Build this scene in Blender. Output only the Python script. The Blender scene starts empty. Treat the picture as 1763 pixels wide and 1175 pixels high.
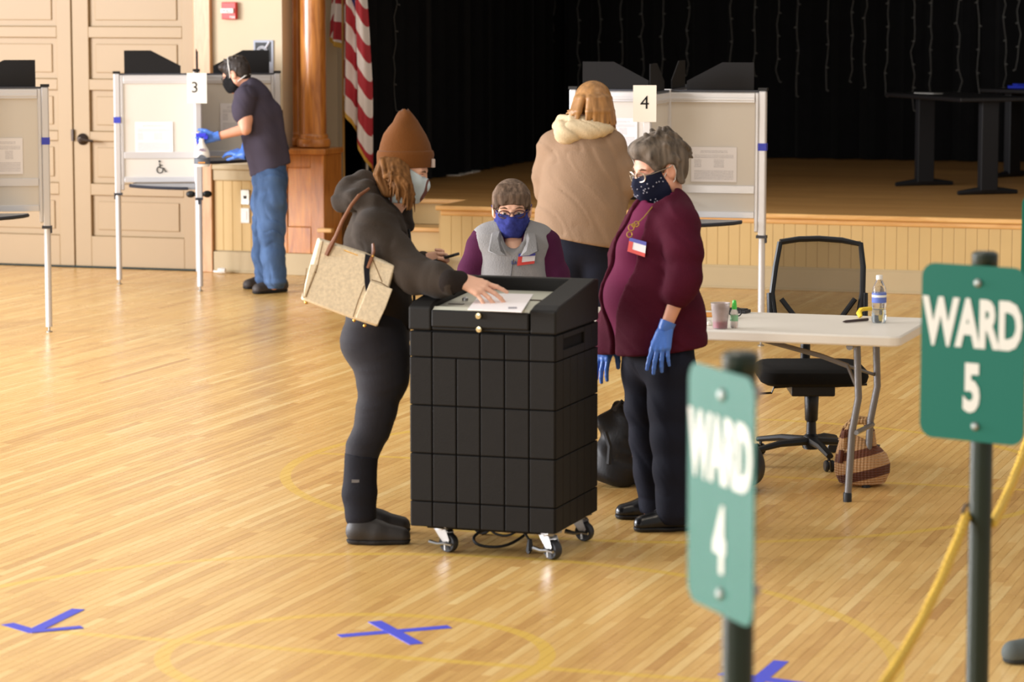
import bpy, math, random
import numpy as np
from mathutils import Vector, Matrix, Quaternion

# ------------------------------------------------------------------ camera, light, exposure
S = bpy.context.scene
COL = S.collection
F_PX, CAM_H = 5133.0, 2.15
PITCH, YAW = math.atan2(598, F_PX), math.radians(18.35)
FH = np.array([-math.sin(YAW), math.cos(YAW), 0.]); UP = np.array([0, 0, 1.]); RT = np.array([math.cos(YAW), math.sin(YAW), 0.])
FW = FH * math.cos(PITCH) - UP * math.sin(PITCH); CU = FH * math.sin(PITCH) + UP * math.cos(PITCH)
CAM = np.array([0, 0, CAM_H])
cd = bpy.data.cameras.new('camera'); cam = bpy.data.objects.new('camera', cd); COL.objects.link(cam)
cam.matrix_world = Matrix(((RT[0], CU[0], -FW[0], 0), (RT[1], CU[1], -FW[1], 0), (RT[2], CU[2], -FW[2], CAM_H), (0, 0, 0, 1)))
cd.sensor_width = 36; cd.lens = 36 * F_PX / 1763; cd.clip_start = .1; cd.clip_end = 200
cd.dof.use_dof = True; cd.dof.focus_distance = 14.5; cd.dof.aperture_fstop = 4.0
S.camera = cam

def ray(x, y): return FW + RT * (x - 881.5) / F_PX - CU * (y - 587.5) / F_PX
def onz(x, y, z=0.):
    d = ray(x, y); return CAM + d * ((z - CAM_H) / d[2])
def onY(x, y, Y):
    d = ray(x, y); return CAM + d * (Y / d[1])
def atd(x, y, d): return CAM + ray(x, y) * d
def depth(p): return float((np.array(p) - CAM) @ FW)
def onplane(x, y, o, n):
    d = ray(x, y); return CAM + d * (((np.array(o) - CAM) @ n) / (d @ n))
def project(p):
    v = np.array(p) - CAM; d = v @ FW
    return 881.5 + F_PX * (v @ RT) / d, 587.5 - F_PX * (v @ CU) / d, d

def lin(c):
    c = [v / 255 for v in c[:3]]
    return tuple(v / 12.92 if v <= .04045 else ((v + .055) / 1.055) ** 2.4 for v in c) + (1.,)

w = bpy.data.worlds.new('world'); S.world = w; w.use_nodes = True
bg = w.node_tree.nodes['Background']; bg.inputs[0].default_value = lin((252, 248, 244)); bg.inputs[1].default_value = .44
def area(name, loc, target, sx, sy, energy, col):
    l = bpy.data.lights.new(name, 'AREA'); l.shape = 'RECTANGLE'; l.size = sx; l.size_y = sy; l.energy = energy; l.color = lin(col)[:3]
    o = bpy.data.objects.new(name, l); COL.objects.link(o); o.location = loc
    o.rotation_euler = (Vector(target) - Vector(loc)).to_track_quat('-Z', 'Y').to_euler()
    return o
for k, yy in enumerate((2.5, 6.5, 10.5, 14.0)):
    area('window_or_fill', (-16.5, yy, 2.9), (-6, yy, .8), 2.4, 3.4, 930, (250, 250, 255))
for k, (xx, yy) in enumerate(((-8.5, 9), (-3, 9), (-8.5, 16), (-3, 16))):
    area('hall_lamp', (xx, yy, 5.6), (xx, yy, 0), 1.4, 1.4, 42, (255, 238, 216))
area('window_or_fill', (-9.0, -5.5, 3.6), (-7.5, 15, 1.0), 6.0, 3.0, 620, (255, 250, 244))  # soft frontal fill added behind the camera to brighten front-facing surfaces
S.view_settings.view_transform = 'Standard'; S.view_settings.look = 'None'
S.view_settings.exposure = 0.3; S.view_settings.gamma = 1.0; S.view_settings.use_curve_mapping = False
S.cycles.use_denoising = True; S.cycles.max_bounces = 8

# ------------------------------------------------------------------ materials
MATS = {}
def M(name, col, rough=.6, metal=0., bump=None, var=None, stretch=(1, 1, 1), coat=0., spec=None, trans=0., ior=1.45, sheen=0., alpha=1., emit=None):
    """plain procedural material: base colour with noise variation (scale, amount) and noise bump (scale, strength)"""
    if name in MATS: return MATS[name]
    spec = (.5 if rough < .7 else .15) if spec is None else spec
    m = bpy.data.materials.new(name); m.use_nodes = True; nt = m.node_tree; N = nt.nodes; L = nt.links
    b = N['Principled BSDF']; b.inputs['Base Color'].default_value = lin(col); b.inputs['Roughness'].default_value = rough
    b.inputs['Metallic'].default_value = metal; b.inputs['Coat Weight'].default_value = coat
    b.inputs['Specular IOR Level'].default_value = spec; b.inputs['Transmission Weight'].default_value = trans; b.inputs['IOR'].default_value = ior
    b.inputs['Sheen Weight'].default_value = sheen; b.inputs['Alpha'].default_value = alpha
    if bump or var:
        tc = N.new('ShaderNodeTexCoord'); mp = N.new('ShaderNodeMapping'); mp.inputs['Scale'].default_value = stretch
        L.new(tc.outputs['Object'], mp.inputs['Vector'])
    if var:
        t = N.new('ShaderNodeTexNoise'); t.inputs['Scale'].default_value = var[0]; t.inputs['Detail'].default_value = 4
        L.new(mp.outputs[0], t.inputs['Vector'])
        r = N.new('ShaderNodeMapRange'); r.inputs['From Min'].default_value = .3; r.inputs['From Max'].default_value = .7
        r.inputs['To Min'].default_value = 1 - var[1]; r.inputs['To Max'].default_value = 1 + var[1]
        L.new(t.outputs['Fac'], r.inputs['Value'])
        x = N.new('ShaderNodeVectorMath'); x.operation = 'SCALE'; x.inputs[0].default_value = lin(col)[:3]
        L.new(r.outputs[0], x.inputs['Scale']); L.new(x.outputs[0], b.inputs['Base Color'])
    if bump:
        t = N.new('ShaderNodeTexNoise'); t.inputs['Scale'].default_value = bump[0]; t.inputs['Detail'].default_value = 3
        L.new(mp.outputs[0], t.inputs['Vector'])
        u = N.new('ShaderNodeBump'); u.inputs['Strength'].default_value = bump[1]; u.inputs['Distance'].default_value = bump[2] if len(bump) > 2 else .004
        L.new(t.outputs['Fac'], u.inputs['Height']); L.new(u.outputs[0], b.inputs['Normal'])
    MATS[name] = m
    return m

def wood_mat(name, c1, c2, axis='Z', rough=.35, scale=6., coat=.2):
    if name in MATS: return MATS[name]
    m = bpy.data.materials.new(name); m.use_nodes = True; nt = m.node_tree; N = nt.nodes; L = nt.links; b = N['Principled BSDF']
    tc = N.new('ShaderNodeTexCoord'); mp = N.new('ShaderNodeMapping')
    s = {'X': (.12, 1, 1), 'Y': (1, .12, 1), 'Z': (1, 1, .12)}[axis]; mp.inputs['Scale'].default_value = s
    L.new(tc.outputs['Object'], mp.inputs['Vector'])
    t = N.new('ShaderNodeTexNoise'); t.inputs['Scale'].default_value = scale * 4; t.inputs['Detail'].default_value = 6; t.inputs['Distortion'].default_value = 1.2
    L.new(mp.outputs[0], t.inputs['Vector'])
    r = N.new('ShaderNodeValToRGB'); r.color_ramp.elements[0].position = .32; r.color_ramp.elements[1].position = .68
    r.color_ramp.elements[0].color = lin(c1); r.color_ramp.elements[1].color = lin(c2)
    L.new(t.outputs['Fac'], r.inputs['Fac']); L.new(r.outputs[0], b.inputs['Base Color'])
    b.inputs['Roughness'].default_value = rough; b.inputs['Coat Weight'].default_value = coat; b.inputs['Coat Roughness'].default_value = .15
    MATS[name] = m
    return m

# ------------------------------------------------------------------ geometry helpers
def curvy(P, n=2):
    P = [Vector(p) for p in P]
    for _ in range(n):
        Q = [P[0]]
        for i in range(len(P) - 1): Q += [P[i] * .75 + P[i + 1] * .25, P[i] * .25 + P[i + 1] * .75]
        P = Q + [P[-1]]
    return P
class MB:
    def __init__(s): s.v = []; s.f = []
    def add(s, vs, fs):
        n = len(s.v); s.v += [tuple(float(c) for c in p) for p in vs]; s.f += [tuple(i + n for i in f) for f in fs]; return s
    def box(s, c, d, R=None):
        vs = []
        for z in (-.5, .5):
            for x, y in ((-.5, -.5), (.5, -.5), (.5, .5), (-.5, .5)):
                p = Vector((x * d[0], y * d[1], z * d[2]))
                if R is not None: p = R @ p
                vs.append((p[0] + c[0], p[1] + c[1], p[2] + c[2]))
        return s.add(vs, [(3, 2, 1, 0), (4, 5, 6, 7), (0, 1, 5, 4), (1, 2, 6, 5), (2, 3, 7, 6), (3, 0, 4, 7)])
    def box2(s, a, b):
        return s.box([(a[i] + b[i]) / 2 for i in range(3)], [abs(b[i] - a[i]) for i in range(3)])
    def prism(s, poly, o, u, v, n, th):
        """polygon (list of 2-D points) in the plane o + u,v, pushed th along n"""
        o, u, v, n = (Vector(q) for q in (o, u, v, n)); k = len(poly)
        a = [o + u * x + v * y for x, y in poly]; b = [p + n * th for p in a]
        return s.add(a + b, [tuple(range(k - 1, -1, -1)), tuple(range(k, 2 * k))] + [(i, (i + 1) % k, k + (i + 1) % k, k + i) for i in range(k)])
    def loft(s, rings, closed=True, caps=True):
        k = len(rings[0]); n = len(s.v); vs = [p for r in rings for p in r]; fs = []
        for i in range(len(rings) - 1):
            for j in range(k if closed else k - 1):
                a = i * k + j; b = i * k + (j + 1) % k; fs.append((a, b, b + k, a + k))
        if caps and closed:
            fs.append(tuple(range(k - 1, -1, -1))); m = (len(rings) - 1) * k; fs.append(tuple(range(m, m + k)))
        return s.add(vs, fs)
    def tube(s, path, r, n=8, caps=True, squash=None):
        P = [Vector(p) for p in path]; rings = []; up = None
        for i, p in enumerate(P):
            t = (P[min(i + 1, len(P) - 1)] - P[max(i - 1, 0)]).normalized()
            if up is None:
                up = t.orthogonal().normalized() if squash is None else Vector(squash[0])
            up = (up - t * up.dot(t)).normalized(); sd = t.cross(up); rr = r[i] if isinstance(r, (list, tuple)) else r
            q = 1 if squash is None else squash[1]
            rings.append([p + (up * math.cos(2 * math.pi * k / n) * q + sd * math.sin(2 * math.pi * k / n)) * rr for k in range(n)])
        return s.loft(rings, True, caps)
    def lathe(s, prof, n=16, c=(0, 0, 0), R=None):
        rings = []
        for r, z in prof:
            ring = []
            for k in range(n):
                p = Vector((r * math.cos(2 * math.pi * k / n), r * math.sin(2 * math.pi * k / n), z))
                if R is not None: p = R @ p
                ring.append(p + Vector(c))
            rings.append(ring)
        return s.loft(rings)
    def ball(s, c, r, n=10, m=7, R=None):
        r = (r, r, r) if not isinstance(r, (tuple, list)) else r; rings = []
        for i in range(m + 1):
            t = math.pi * (i + .02 * (i == 0) - .02 * (i == m)) / m; ring = []
            for k in range(n):
                p = Vector((r[0] * math.sin(t) * math.cos(2 * math.pi * k / n), r[1] * math.sin(t) * math.sin(2 * math.pi * k / n), -r[2] * math.cos(t)))
                if R is not None: p = R @ p
                ring.append(p + Vector(c))
            rings.append(ring)
        return s.loft(rings)

def mesh_np(name, V, Q):
    me = bpy.data.meshes.new(name); V = np.asarray(V, np.float32); Q = np.asarray(Q, np.int32); k = Q.shape[1]
    me.vertices.add(len(V)); me.vertices.foreach_set('co', V.ravel())
    me.loops.add(Q.size); me.loops.foreach_set('vertex_index', Q.ravel())
    me.polygons.add(len(Q)); me.polygons.foreach_set('loop_start', np.arange(0, Q.size, k, dtype=np.int32))
    me.polygons.foreach_set('use_smooth', np.ones(len(Q), bool)); me.update(calc_edges=True); me.validate()
    return me
def link(name, me, mat, parent=None):
    o = bpy.data.objects.new(name, me); COL.objects.link(o)
    if mat and not me.materials: me.materials.append(mat)
    if parent is not None: o.parent = parent
    return o
def obj(name, mb, mat, parent=None, smooth=False, bevel=0., seg=2, local=False):
    """link the collected geometry as ONE mesh object; coordinates are world ones unless local (an unrotated parent's location is taken off)"""
    me = bpy.data.meshes.new(name); vs = mb.v
    if parent is not None and not local:
        o = parent; off = Vector((0, 0, 0))
        while o is not None: off += o.location; o = o.parent
        vs = [(x - off[0], y - off[1], z - off[2]) for x, y, z in vs]
    me.from_pydata(vs, [], mb.f)
    bm_fix(me)
    if smooth:
        me.polygons.foreach_set('use_smooth', [True] * len(me.polygons))
        if smooth == 'auto': me.set_sharp_from_angle(angle=math.radians(40))
    ob = link(name, me, mat, parent)
    if bevel:
        b = ob.modifiers.new('bevel', 'BEVEL'); b.width = bevel; b.segments = seg; b.limit_method = 'ANGLE'; b.angle_limit = math.radians(40)
    return ob
import bmesh
def bm_fix(me):
    bm = bmesh.new(); bm.from_mesh(me); bmesh.ops.recalc_face_normals(bm, faces=bm.faces); bm.to_mesh(me); bm.free()
def tag(o, label, cat, group=None, kind=None):
    o['label'] = label; o['category'] = cat
    if group: o['group'] = group
    if kind: o['kind'] = kind
    return o
def thing(name, label, cat, loc, rz=0., group=None):
    o = bpy.data.objects.new(name, None); COL.objects.link(o); o.location = loc; o.rotation_euler = (0, 0, rz); o.empty_display_size = .1
    return tag(o, label, cat, group)
def struct(o, label=None, cat=None):
    o['kind'] = 'structure'
    if label: o['label'] = label
    if cat: o['category'] = cat
    return o
def copy_tree(o, parent=None, off=None):
    c = o.copy(); COL.objects.link(c)
    if parent is not None: c.parent = parent
    for ch in list(o.children): copy_tree(ch, c)
    return c
def text_mb(body, size, o, u, v, bold=0., xs=1., th=.001, align='CENTER'):
    """letters as flat raised shapes: o centre of the base line, u reading direction, v up"""
    cu = bpy.data.curves.new('t', 'FONT'); cu.body = body; cu.size = size; cu.align_x = align; cu.offset = bold; cu.extrude = th; cu.resolution_u = 3
    ob = bpy.data.objects.new('t', cu); me = bpy.data.meshes.new_from_object(ob)
    o, u, v = Vector(o), Vector(u), Vector(v); n = u.cross(v)
    mb = MB(); mb.add([o + u * (p.co.x * xs) + v * p.co.y + n * p.co.z for p in me.vertices], [tuple(q.vertices) for q in me.polygons])
    bpy.data.objects.remove(ob); bpy.data.meshes.remove(me)
    return mb

# ------------------------------------------------------------------ setting: floor of maple strips with court lines
rnd = random.Random(7)
CIRC = onz(612, 1127); FT = np.array([CIRC[0], 12.893, 0])
def floor_material():
    m = bpy.data.materials.new('maple_floor'); m.use_nodes = True; nt = m.node_tree; N = nt.nodes; L = nt.links; b = N['Principled BSDF']
    at = N.new('ShaderNodeAttribute'); at.attribute_name = 'tone'
    gp = N.new('ShaderNodeNewGeometry'); sp = N.new('ShaderNodeSeparateXYZ'); L.new(gp.outputs['Position'], sp.inputs[0])
    mp = N.new('ShaderNodeMapping'); mp.inputs['Scale'].default_value = (1, .07, 1); L.new(gp.outputs['Position'], mp.inputs['Vector'])
    t = N.new('ShaderNodeTexNoise'); t.inputs['Scale'].default_value = 60; t.inputs['Detail'].default_value = 5; t.inputs['Distortion'].default_value = .6
    L.new(mp.outputs[0], t.inputs['Vector'])
    ad = N.new('ShaderNodeMath'); ad.operation = 'MULTIPLY_ADD'; L.new(t.outputs['Fac'], ad.inputs[0]); ad.inputs[1].default_value = .4; L.new(at.outputs['Fac'], ad.inputs[2])
    r = N.new('ShaderNodeValToRGB'); e = r.color_ramp.elements
    e[0].position = .12; e[0].color = lin((188, 136, 76)); e[1].position = .82; e[1].color = lin((244, 212, 146))
    q = r.color_ramp.elements.new(.52); q.color = lin((226, 182, 110))
    L.new(ad.outputs[0], r.inputs['Fac'])
    def math_(op, a, bb=None):
        n = N.new('ShaderNodeMath'); n.operation = op
        for i, q in enumerate((a, bb)):
            if q is None: continue
            if isinstance(q, (int, float)): n.inputs[i].default_value = q
            else: L.new(q, n.inputs[i])
        return n.outputs[0]
    X, Y = sp.outputs[0], sp.outputs[1]
    def ring(c, rad, w):
        d = math_('SQRT', math_('ADD', math_('POWER', math_('SUBTRACT', X, float(c[0])), 2), math_('POWER', math_('SUBTRACT', Y, float(c[1])), 2)))
        return math_('LESS_THAN', math_('ABSOLUTE', math_('SUBTRACT', d, rad)), w / 2)
    ms = [ring(CIRC, .63, .052), ring(CIRC, 1.76, .05), ring(FT, 1.755, .05),
          math_('LESS_THAN', math_('ABSOLUTE', math_('SUBTRACT', Y, float(CIRC[1]))), .024),
          math_('MULTIPLY', math_('LESS_THAN', math_('ABSOLUTE', math_('SUBTRACT', Y, float(FT[1]))), .022), math_('LESS_THAN', math_('ABSOLUTE', math_('SUBTRACT', X, float(FT[0]))), 1.76))]
    a = ms[0]
    for q in ms[1:]: a = math_('MAXIMUM', a, q)
    a = math_('MULTIPLY', a, .8)
    mx = N.new('ShaderNodeMix'); mx.data_type = 'RGBA'; L.new(a, mx.inputs['Factor']); L.new(r.outputs[0], mx.inputs[6]); mx.inputs[7].default_value = lin((232, 192, 88))
    L.new(mx.outputs[2], b.inputs['Base Color'])
    b.inputs['Roughness'].default_value = .34; b.inputs['IOR'].default_value = 1.5
    t2 = N.new('ShaderNodeTexNoise'); t2.inputs['Scale'].default_value = 3.0; t2.inputs['Detail'].default_value = 6; L.new(gp.outputs['Position'], t2.inputs['Vector'])
    mr = N.new('ShaderNodeMapRange'); mr.inputs['To Min'].default_value = .20; mr.inputs['To Max'].default_value = .36; L.new(t2.outputs['Fac'], mr.inputs['Value'])
    L.new(mr.outputs[0], b.inputs['Roughness'])
    return m
MFLOOR = floor_material()
m_dark = M('joint_dark', (128, 86, 46), .8)
fl = MB(); fl.box2((-14, 1.5, -.2), (3.0, 21.6, -.012)); floor = struct(obj('floor', fl, m_dark))
floor['label'] = 'varnished maple strip floor with worn yellow court lines'
def strips(x0, x1, y0, y1, wd, Lmin, Lmax, along, seed, z=0., th=.012):
    rn = random.Random(seed); out = []
    a0, a1, b0, b1 = (x0, x1, y0, y1) if along == 'Y' else (y0, y1, x0, x1)
    a = a0
    while a < a1 - 1e-6:
        b = b0 - rn.random() * Lmin; base = rn.gauss(0, .05)
        while b < b1:
            e = b + rn.uniform(Lmin, Lmax); lo, hi = max(b, b0), min(e, b1)
            if hi - lo > .02:
                tone = min(.62, max(0, .30 + base * .3 + rn.gauss(0, .085)))
                out.append((a, min(a + wd, a1), lo, hi, tone))
            b = e
        a += wd
    res = []
    for a, a2, lo, hi, tn in out:
        res.append(((a, a2, lo, hi) if along == 'Y' else (lo, hi, a, a2)) + (tn,))
    return res
def plank_mesh(name, lst, z, th=.012, gap=.0004, org=(0, 0, 0)):
    V = []; Q = []; T = []
    for x0, x1, y0, y1, tn in lst:
        n = len(V); g = gap; c = .0006
        for (zz, k) in ((z - th, 0), (z - c, 0), (z, c)):
            V += [(x0 + g + k, y0 + g + k, zz), (x1 - g - k, y0 + g + k, zz), (x1 - g - k, y1 - g - k, zz), (x0 + g + k, y1 - g - k, zz)]
        Q += [(n + 8, n + 9, n + 10, n + 11)]
        for b in (0, 4):
            for i in range(4): Q.append((n + b + i, n + b + (i + 1) % 4, n + b + 4 + (i + 1) % 4, n + b + 4 + i))
        T += [tn] * 9
    me = bpy.data.meshes.new(name); V = np.array(V, np.float32) - np.array(org, np.float32); Q = np.array(Q, np.int32)
    me.vertices.add(len(V)); me.vertices.foreach_set('co', V.ravel()); me.loops.add(Q.size); me.loops.foreach_set('vertex_index', Q.ravel())
    me.polygons.add(len(Q)); me.polygons.foreach_set('loop_start', np.arange(0, Q.size, 4, dtype=np.int32)); me.update(calc_edges=True); me.shade_flat()
    at = me.attributes.new('tone', 'FLOAT', 'FACE'); at.data.foreach_set('value', np.array(T, np.float32))
    return me
planks = strips(-14, 3.0, 1.5, 21.19, .0395, .35, 1.4, 'Y', 11)
def in_view(p):
    x, y, d = project(((p[0] + p[1]) / 2, (p[2] + p[3]) / 2, 0)); return d > 4 and -30 < x < 1790 and 400 < y < 1200
def seen_area(p):
    a = [project(q + (0,)) for q in ((p[0], p[2]), (p[1], p[2]), (p[1], p[3]), (p[0], p[3]))]
    return abs(sum(a[i][0] * a[(i + 1) % 4][1] - a[(i + 1) % 4][0] * a[i][1] for i in range(4))) / 2
vis = [p for p in planks if in_view(p)]
vis.sort(key=lambda p: -seen_area(p)); near = set(vis[:300]); rest = [p for p in planks if p not in near]
for p in vis[:300]:
    link('plank', plank_mesh('plank', [p], 0.), MFLOOR, floor)
o = link('plank', plank_mesh('planks_far', rest, 0.), MFLOOR, floor); o['kind'] = 'stuff'

# ------------------------------------------------------------------ setting: proscenium wall, doors, column
WY = 21.2
WEND = onY(581, 150, 22.3)[0]
m_plaster = M('cream_plaster', (208, 192, 164), .7, bump=(120, .08), var=(3, .02))
m_paint = M('tan_paint', (166, 141, 106), .45, bump=(60, .06), var=(2, .02))
m_bead = M('bead_paint', (200, 168, 110), .45, var=(4, .03))
m_base = M('baseboard_paint', (182, 162, 124), .45, var=(4, .02))
m_case = wood_mat('casing_wood', (186, 138, 92), (204, 158, 112), 'Z', .4)
m_oak = wood_mat('column_oak', (158, 92, 36), (208, 136, 62), 'Z', .3, 5, .4)
m_oak2 = wood_mat('column_oak_panel', (176, 104, 34), (218, 146, 62), 'Z', .3, 5, .4)
wb = MB(); wb.box2((-9.464, WY, .0), (-8.885, WY + .2, 5.2)); wb.box2((-9.1, 22.3, 0), (WEND, 22.42, 5.2)); wb.box2((-14, WY, 2.45), (-9.464, WY + .2, 5.2)); wb.box2((-14, WY + .14, -.1), (-9.464, WY + .2, 2.45))
wb.box2((-14, WY, 0), (-11.86, WY + .2, 2.45)); wb.box2((-8.46, WY + .5, 4.4), (3, WY + .7, 5.2))
wall = struct(obj('wall_back', wb, m_plaster)); wall['label'] = 'cream plaster wall beside the stage over painted wainscot'
x = -9.462; k = 0
while x < -8.9:
    b = MB(); b.box2((x + .0006, WY - .014, .17), (x + .0774, WY, .715)); obj('board', b, m_bead, wall, bevel=.003); x += .078
b = MB(); b.box2((-9.462, WY - .03, .715), (-8.89, WY, .80)); b.box2((-9.462, WY - .05, .80), (-8.89, WY, .84)); obj('chair_rail', b, m_base, wall, bevel=.006)
b = MB(); b.box2((-9.462, WY - .035, .0), (-8.89, WY, .165)); b.box2((-9.462, WY - .05, 0), (-8.89, WY, .02))
struct(obj('baseboard_left', b, m_base, bevel=.005), 'painted baseboard under the cream wainscot by the column')
b = MB(); b.box2((-9.607, WY - .045, 0), (-9.466, WY + .14, 2.62)); struct(obj('trim_1', b, m_case, bevel=.006), 'light wood casing at the edge of the double doors')
def leaf(name, xa, xb, label):
    b = MB(); rows = [(.25, .575), (.665, 1.0), (1.075, 1.40), (1.485, 1.81), (1.895, 2.22)]
    sl, sr = .14, .125
    yf = WY + .03
    b.box2((xa, yf, .012), (xa + sl, yf + .05, 2.43)); b.box2((xb - sr, yf, .012), (xb, yf + .05, 2.43))
    zs = [.012] + [q for r in rows for q in r] + [2.43]
    for i in range(0, len(zs), 2): b.box2((xa + sl, yf, zs[i]), (xb - sr, yf + .05, zs[i + 1]))
    d = struct(obj(name, b, m_paint, bevel=.004), label)
    for z0, z1 in rows:
        p = MB(); p.box2((xa + sl, yf + .028, z0), (xb - sr, yf + .045, z1)); p.box2((xa + sl + .05, yf + .018, z0 + .05), (xb - sr - .05, yf + .03, z1 - .05))
        obj('panel', p, m_paint, d, bevel=.008)
    return d
d1 = leaf('door_1', -10.678, -9.612, 'tan panelled door leaf with the dark lever handle')
d2 = leaf('door_2', -11.75, -10.690, 'tan panelled door leaf behind the voting booth at the frame edge')
m_bronze = M('dark_bronze', (62, 52, 46), .4, .7)
h = MB(); c = onY(140, 240, WY)
from mathutils import Euler
RX = Euler((math.pi / 2, 0, 0)).to_matrix()
h.lathe([(.046, 0), (.046, .012), (.03, .03), (.018, .035), (.018, .06), (.0, .062)], 18, (c[0], WY + .03, c[2]), RX)
h.tube([(c[0], WY - .03, c[2]), (c[0] + .03, WY - .035, c[2] - .002), (c[0] + .115, WY - .03, c[2] - .012)], [.011, .012, .009], 8)
o = obj('lever_handle', h, m_bronze, d1, smooth='auto'); o['label'] = 'dark bronze lever handle'
h = MB(); h.box2((-10.69, WY + .005, 1.0), (-10.672, WY + .03, 1.09)); obj('strike_plate', h, m_bronze, d1)
g = MB(); g.box2((-11.75, WY + .04, 0.001), (-9.612, WY + .09, .014)); struct(obj('trim_2', g, M('door_sweep', (30, 52, 46), .6)), 'dark sweep strip under the double doors')

# column on a panelled pedestal
col = bpy.data.objects.new('column', None); COL.objects.link(col); col.location = (-8.7, 21.35, 0); struct(col, 'varnished oak twin column on a panelled pedestal beside the stage')
PX0, PX1, PY0, PY1 = -8.885, -8.52, 21.13, 21.5
b = MB(); b.box2((PX0, PY0, .17), (PX0 + .06, PY1, .93)); b.box2((PX1 - .11, PY0, .17), (PX1, PY1, .93))
b.box2((PX0 + .06, PY0, .17), (PX1 - .11, PY1 - .01, .375)); b.box2((PX0 + .06, PY0, .83), (PX1 - .11, PY1 - .01, .93))
obj('pedestal', b, m_oak, col, bevel=.005)
b = MB(); b.box2((PX0 + .06, PY0 + .012, .375), (PX1 - .11, PY0 + .03, .83)); obj('panel', b, m_oak2, col, bevel=.004)
b = MB(); b.box2((PX0 - .02, PY0 - .02, .93), (PX1 + .02, PY1, .975)); obj('cap_moulding', b, m_oak, col, bevel=.012)
b = MB(); b.box2((PX0, PY0 - .012, 0), (PX1 + .012, PY1, .17)); obj('baseboard', b, m_base, col, bevel=.005)
for cx, cy, r in ((onY(540, 200, 21.29)[0], 21.29, .098), (onY(502, 200, 21.50)[0], 21.50, .098)):
    b = MB(); b.lathe([(r, 1.08), (r * .985, 2.0), (r * .95, 4.6)], 32, (cx, cy, 0)); obj('shaft', b, m_oak, col, smooth='auto')
    b = MB(); b.lathe([(r * 1.12, .975), (r * 1.28, .985), (r * 1.34, 1.01), (r * 1.28, 1.04), (r * 1.12, 1.05), (r * 1.14, 1.062), (r * 1.1, 1.078), (r * 1.02, 1.085)], 32, (cx, cy, 0)); obj('base_ring', b, m_oak, col, smooth='auto')

# ------------------------------------------------------------------ stage
SZ = .56
stage = bpy.data.objects.new('stage', None); COL.objects.link(stage); stage.location = (-5, WY, 0); struct(stage, 'raised wooden stage with painted beadboard front')
def stage_wood():
    m = bpy.data.materials.new('stage_wood'); m.use_nodes = True; nt = m.node_tree; N = nt.nodes; L = nt.links; b = N['Principled BSDF']
    at = N.new('ShaderNodeAttribute'); at.attribute_name = 'tone'; gp = N.new('ShaderNodeNewGeometry')
    mp = N.new('ShaderNodeMapping'); mp.inputs['Scale'].default_value = (.06, 1, 1); L.new(gp.outputs['Position'], mp.inputs['Vector'])
    t = N.new('ShaderNodeTexNoise'); t.inputs['Scale'].default_value = 40; t.inputs['Detail'].default_value = 5; L.new(mp.outputs[0], t.inputs['Vector'])
    ad = N.new('ShaderNodeMath'); ad.operation = 'MULTIPLY_ADD'; L.new(t.outputs['Fac'], ad.inputs[0]); ad.inputs[1].default_value = .5; L.new(at.outputs['Fac'], ad.inputs[2])
    r = N.new('ShaderNodeValToRGB'); e = r.color_ramp.elements; e[0].position = .2; e[0].color = lin((166, 112, 56)); e[1].position = 1.; e[1].color = lin((226, 176, 106))
    L.new(ad.outputs[0], r.inputs['Fac']); L.new(r.outputs[0], b.inputs['Base Color']); b.inputs['Roughness'].default_value = .42
    return m
MSTAGE = stage_wood()
ED = 21.88                                                     # edge of the stage floor in the stair recess
lst = strips(-7.62, 1.5, 21.2, ED, .083, 1.2, 3.5, 'X', 5) + strips(-9.2, 1.5, ED, 28.7, .083, 1.2, 3.5, 'X', 6)
me = plank_mesh('stage_planks', lst, SZ, .02, .001, (-5, WY, 0)); o = link('floorboard', me, MSTAGE, stage); o['kind'] = 'stuff'
b = MB(); b.box2((-7.6, WY + .03, 0), (1.5, ED, SZ - .021)); b.box2((-9.2, ED + .02, 0), (1.5, 28.7, SZ - .021)); obj('carcass', b, m_dark, stage)
x = -7.598
while x < .9:
    b = MB(); b.box2((x + .0006, WY, .16), (x + .0824, WY + .025, .50)); obj('board', b, m_bead, stage, bevel=.0032); x += .083
b = MB(); b.box2((-7.6, WY - .01, .155), (1.5, WY + .028, .172)); b.box2((-7.6, WY - .014, 0), (1.5, WY + .028, .158)); b.box2((-7.6, WY - .03, 0), (1.5, WY, .015)); obj('baseboard', b, m_base, stage, bevel=.005)
m_nose = wood_mat('nosing_wood', (206, 152, 84), (228, 180, 110), 'X', .35, 5, .2)
b = MB(); b.box2((-7.63, WY - .045, SZ - .035), (1.5, WY + .04, SZ + .002)); b.box2((-7.6, WY - .012, SZ - .075), (1.5, WY + .025, SZ - .035)); obj('nosing', b, m_nose, stage, bevel=.01)
# stair recess: risers and treads
b = MB(); b.box2((-8.46, ED - .04, SZ - .035), (-7.6, ED + .05, SZ + .002)); b.box2((-8.46, 21.44, .335), (-7.6, 21.72, .37)); b.box2((-8.46, 21.0, .15), (-7.6, 21.42, .185)); obj('tread', b, m_nose, stage, bevel=.008)
b = MB(); b.box2((-8.46, ED, .36), (-7.6, ED + .03, SZ - .035)); b.box2((-8.46, 21.48, .18), (-7.6, 21.7, .336)); b.box2((-8.46, 21.06, 0), (-7.6, 21.4, .15)); obj('riser', b, m_bead, stage, bevel=.003)
b = MB(); b.box2((-7.625, WY + .03, 0), (-7.6, ED, SZ - .03)); obj('stair_cheek', b, m_bead, stage)
b = MB(); b.box2((-8.56, 21.075, .34), (-8.44, 21.13, .372)); obj('trim_end', b, m_nose, stage, bevel=.006)

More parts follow.
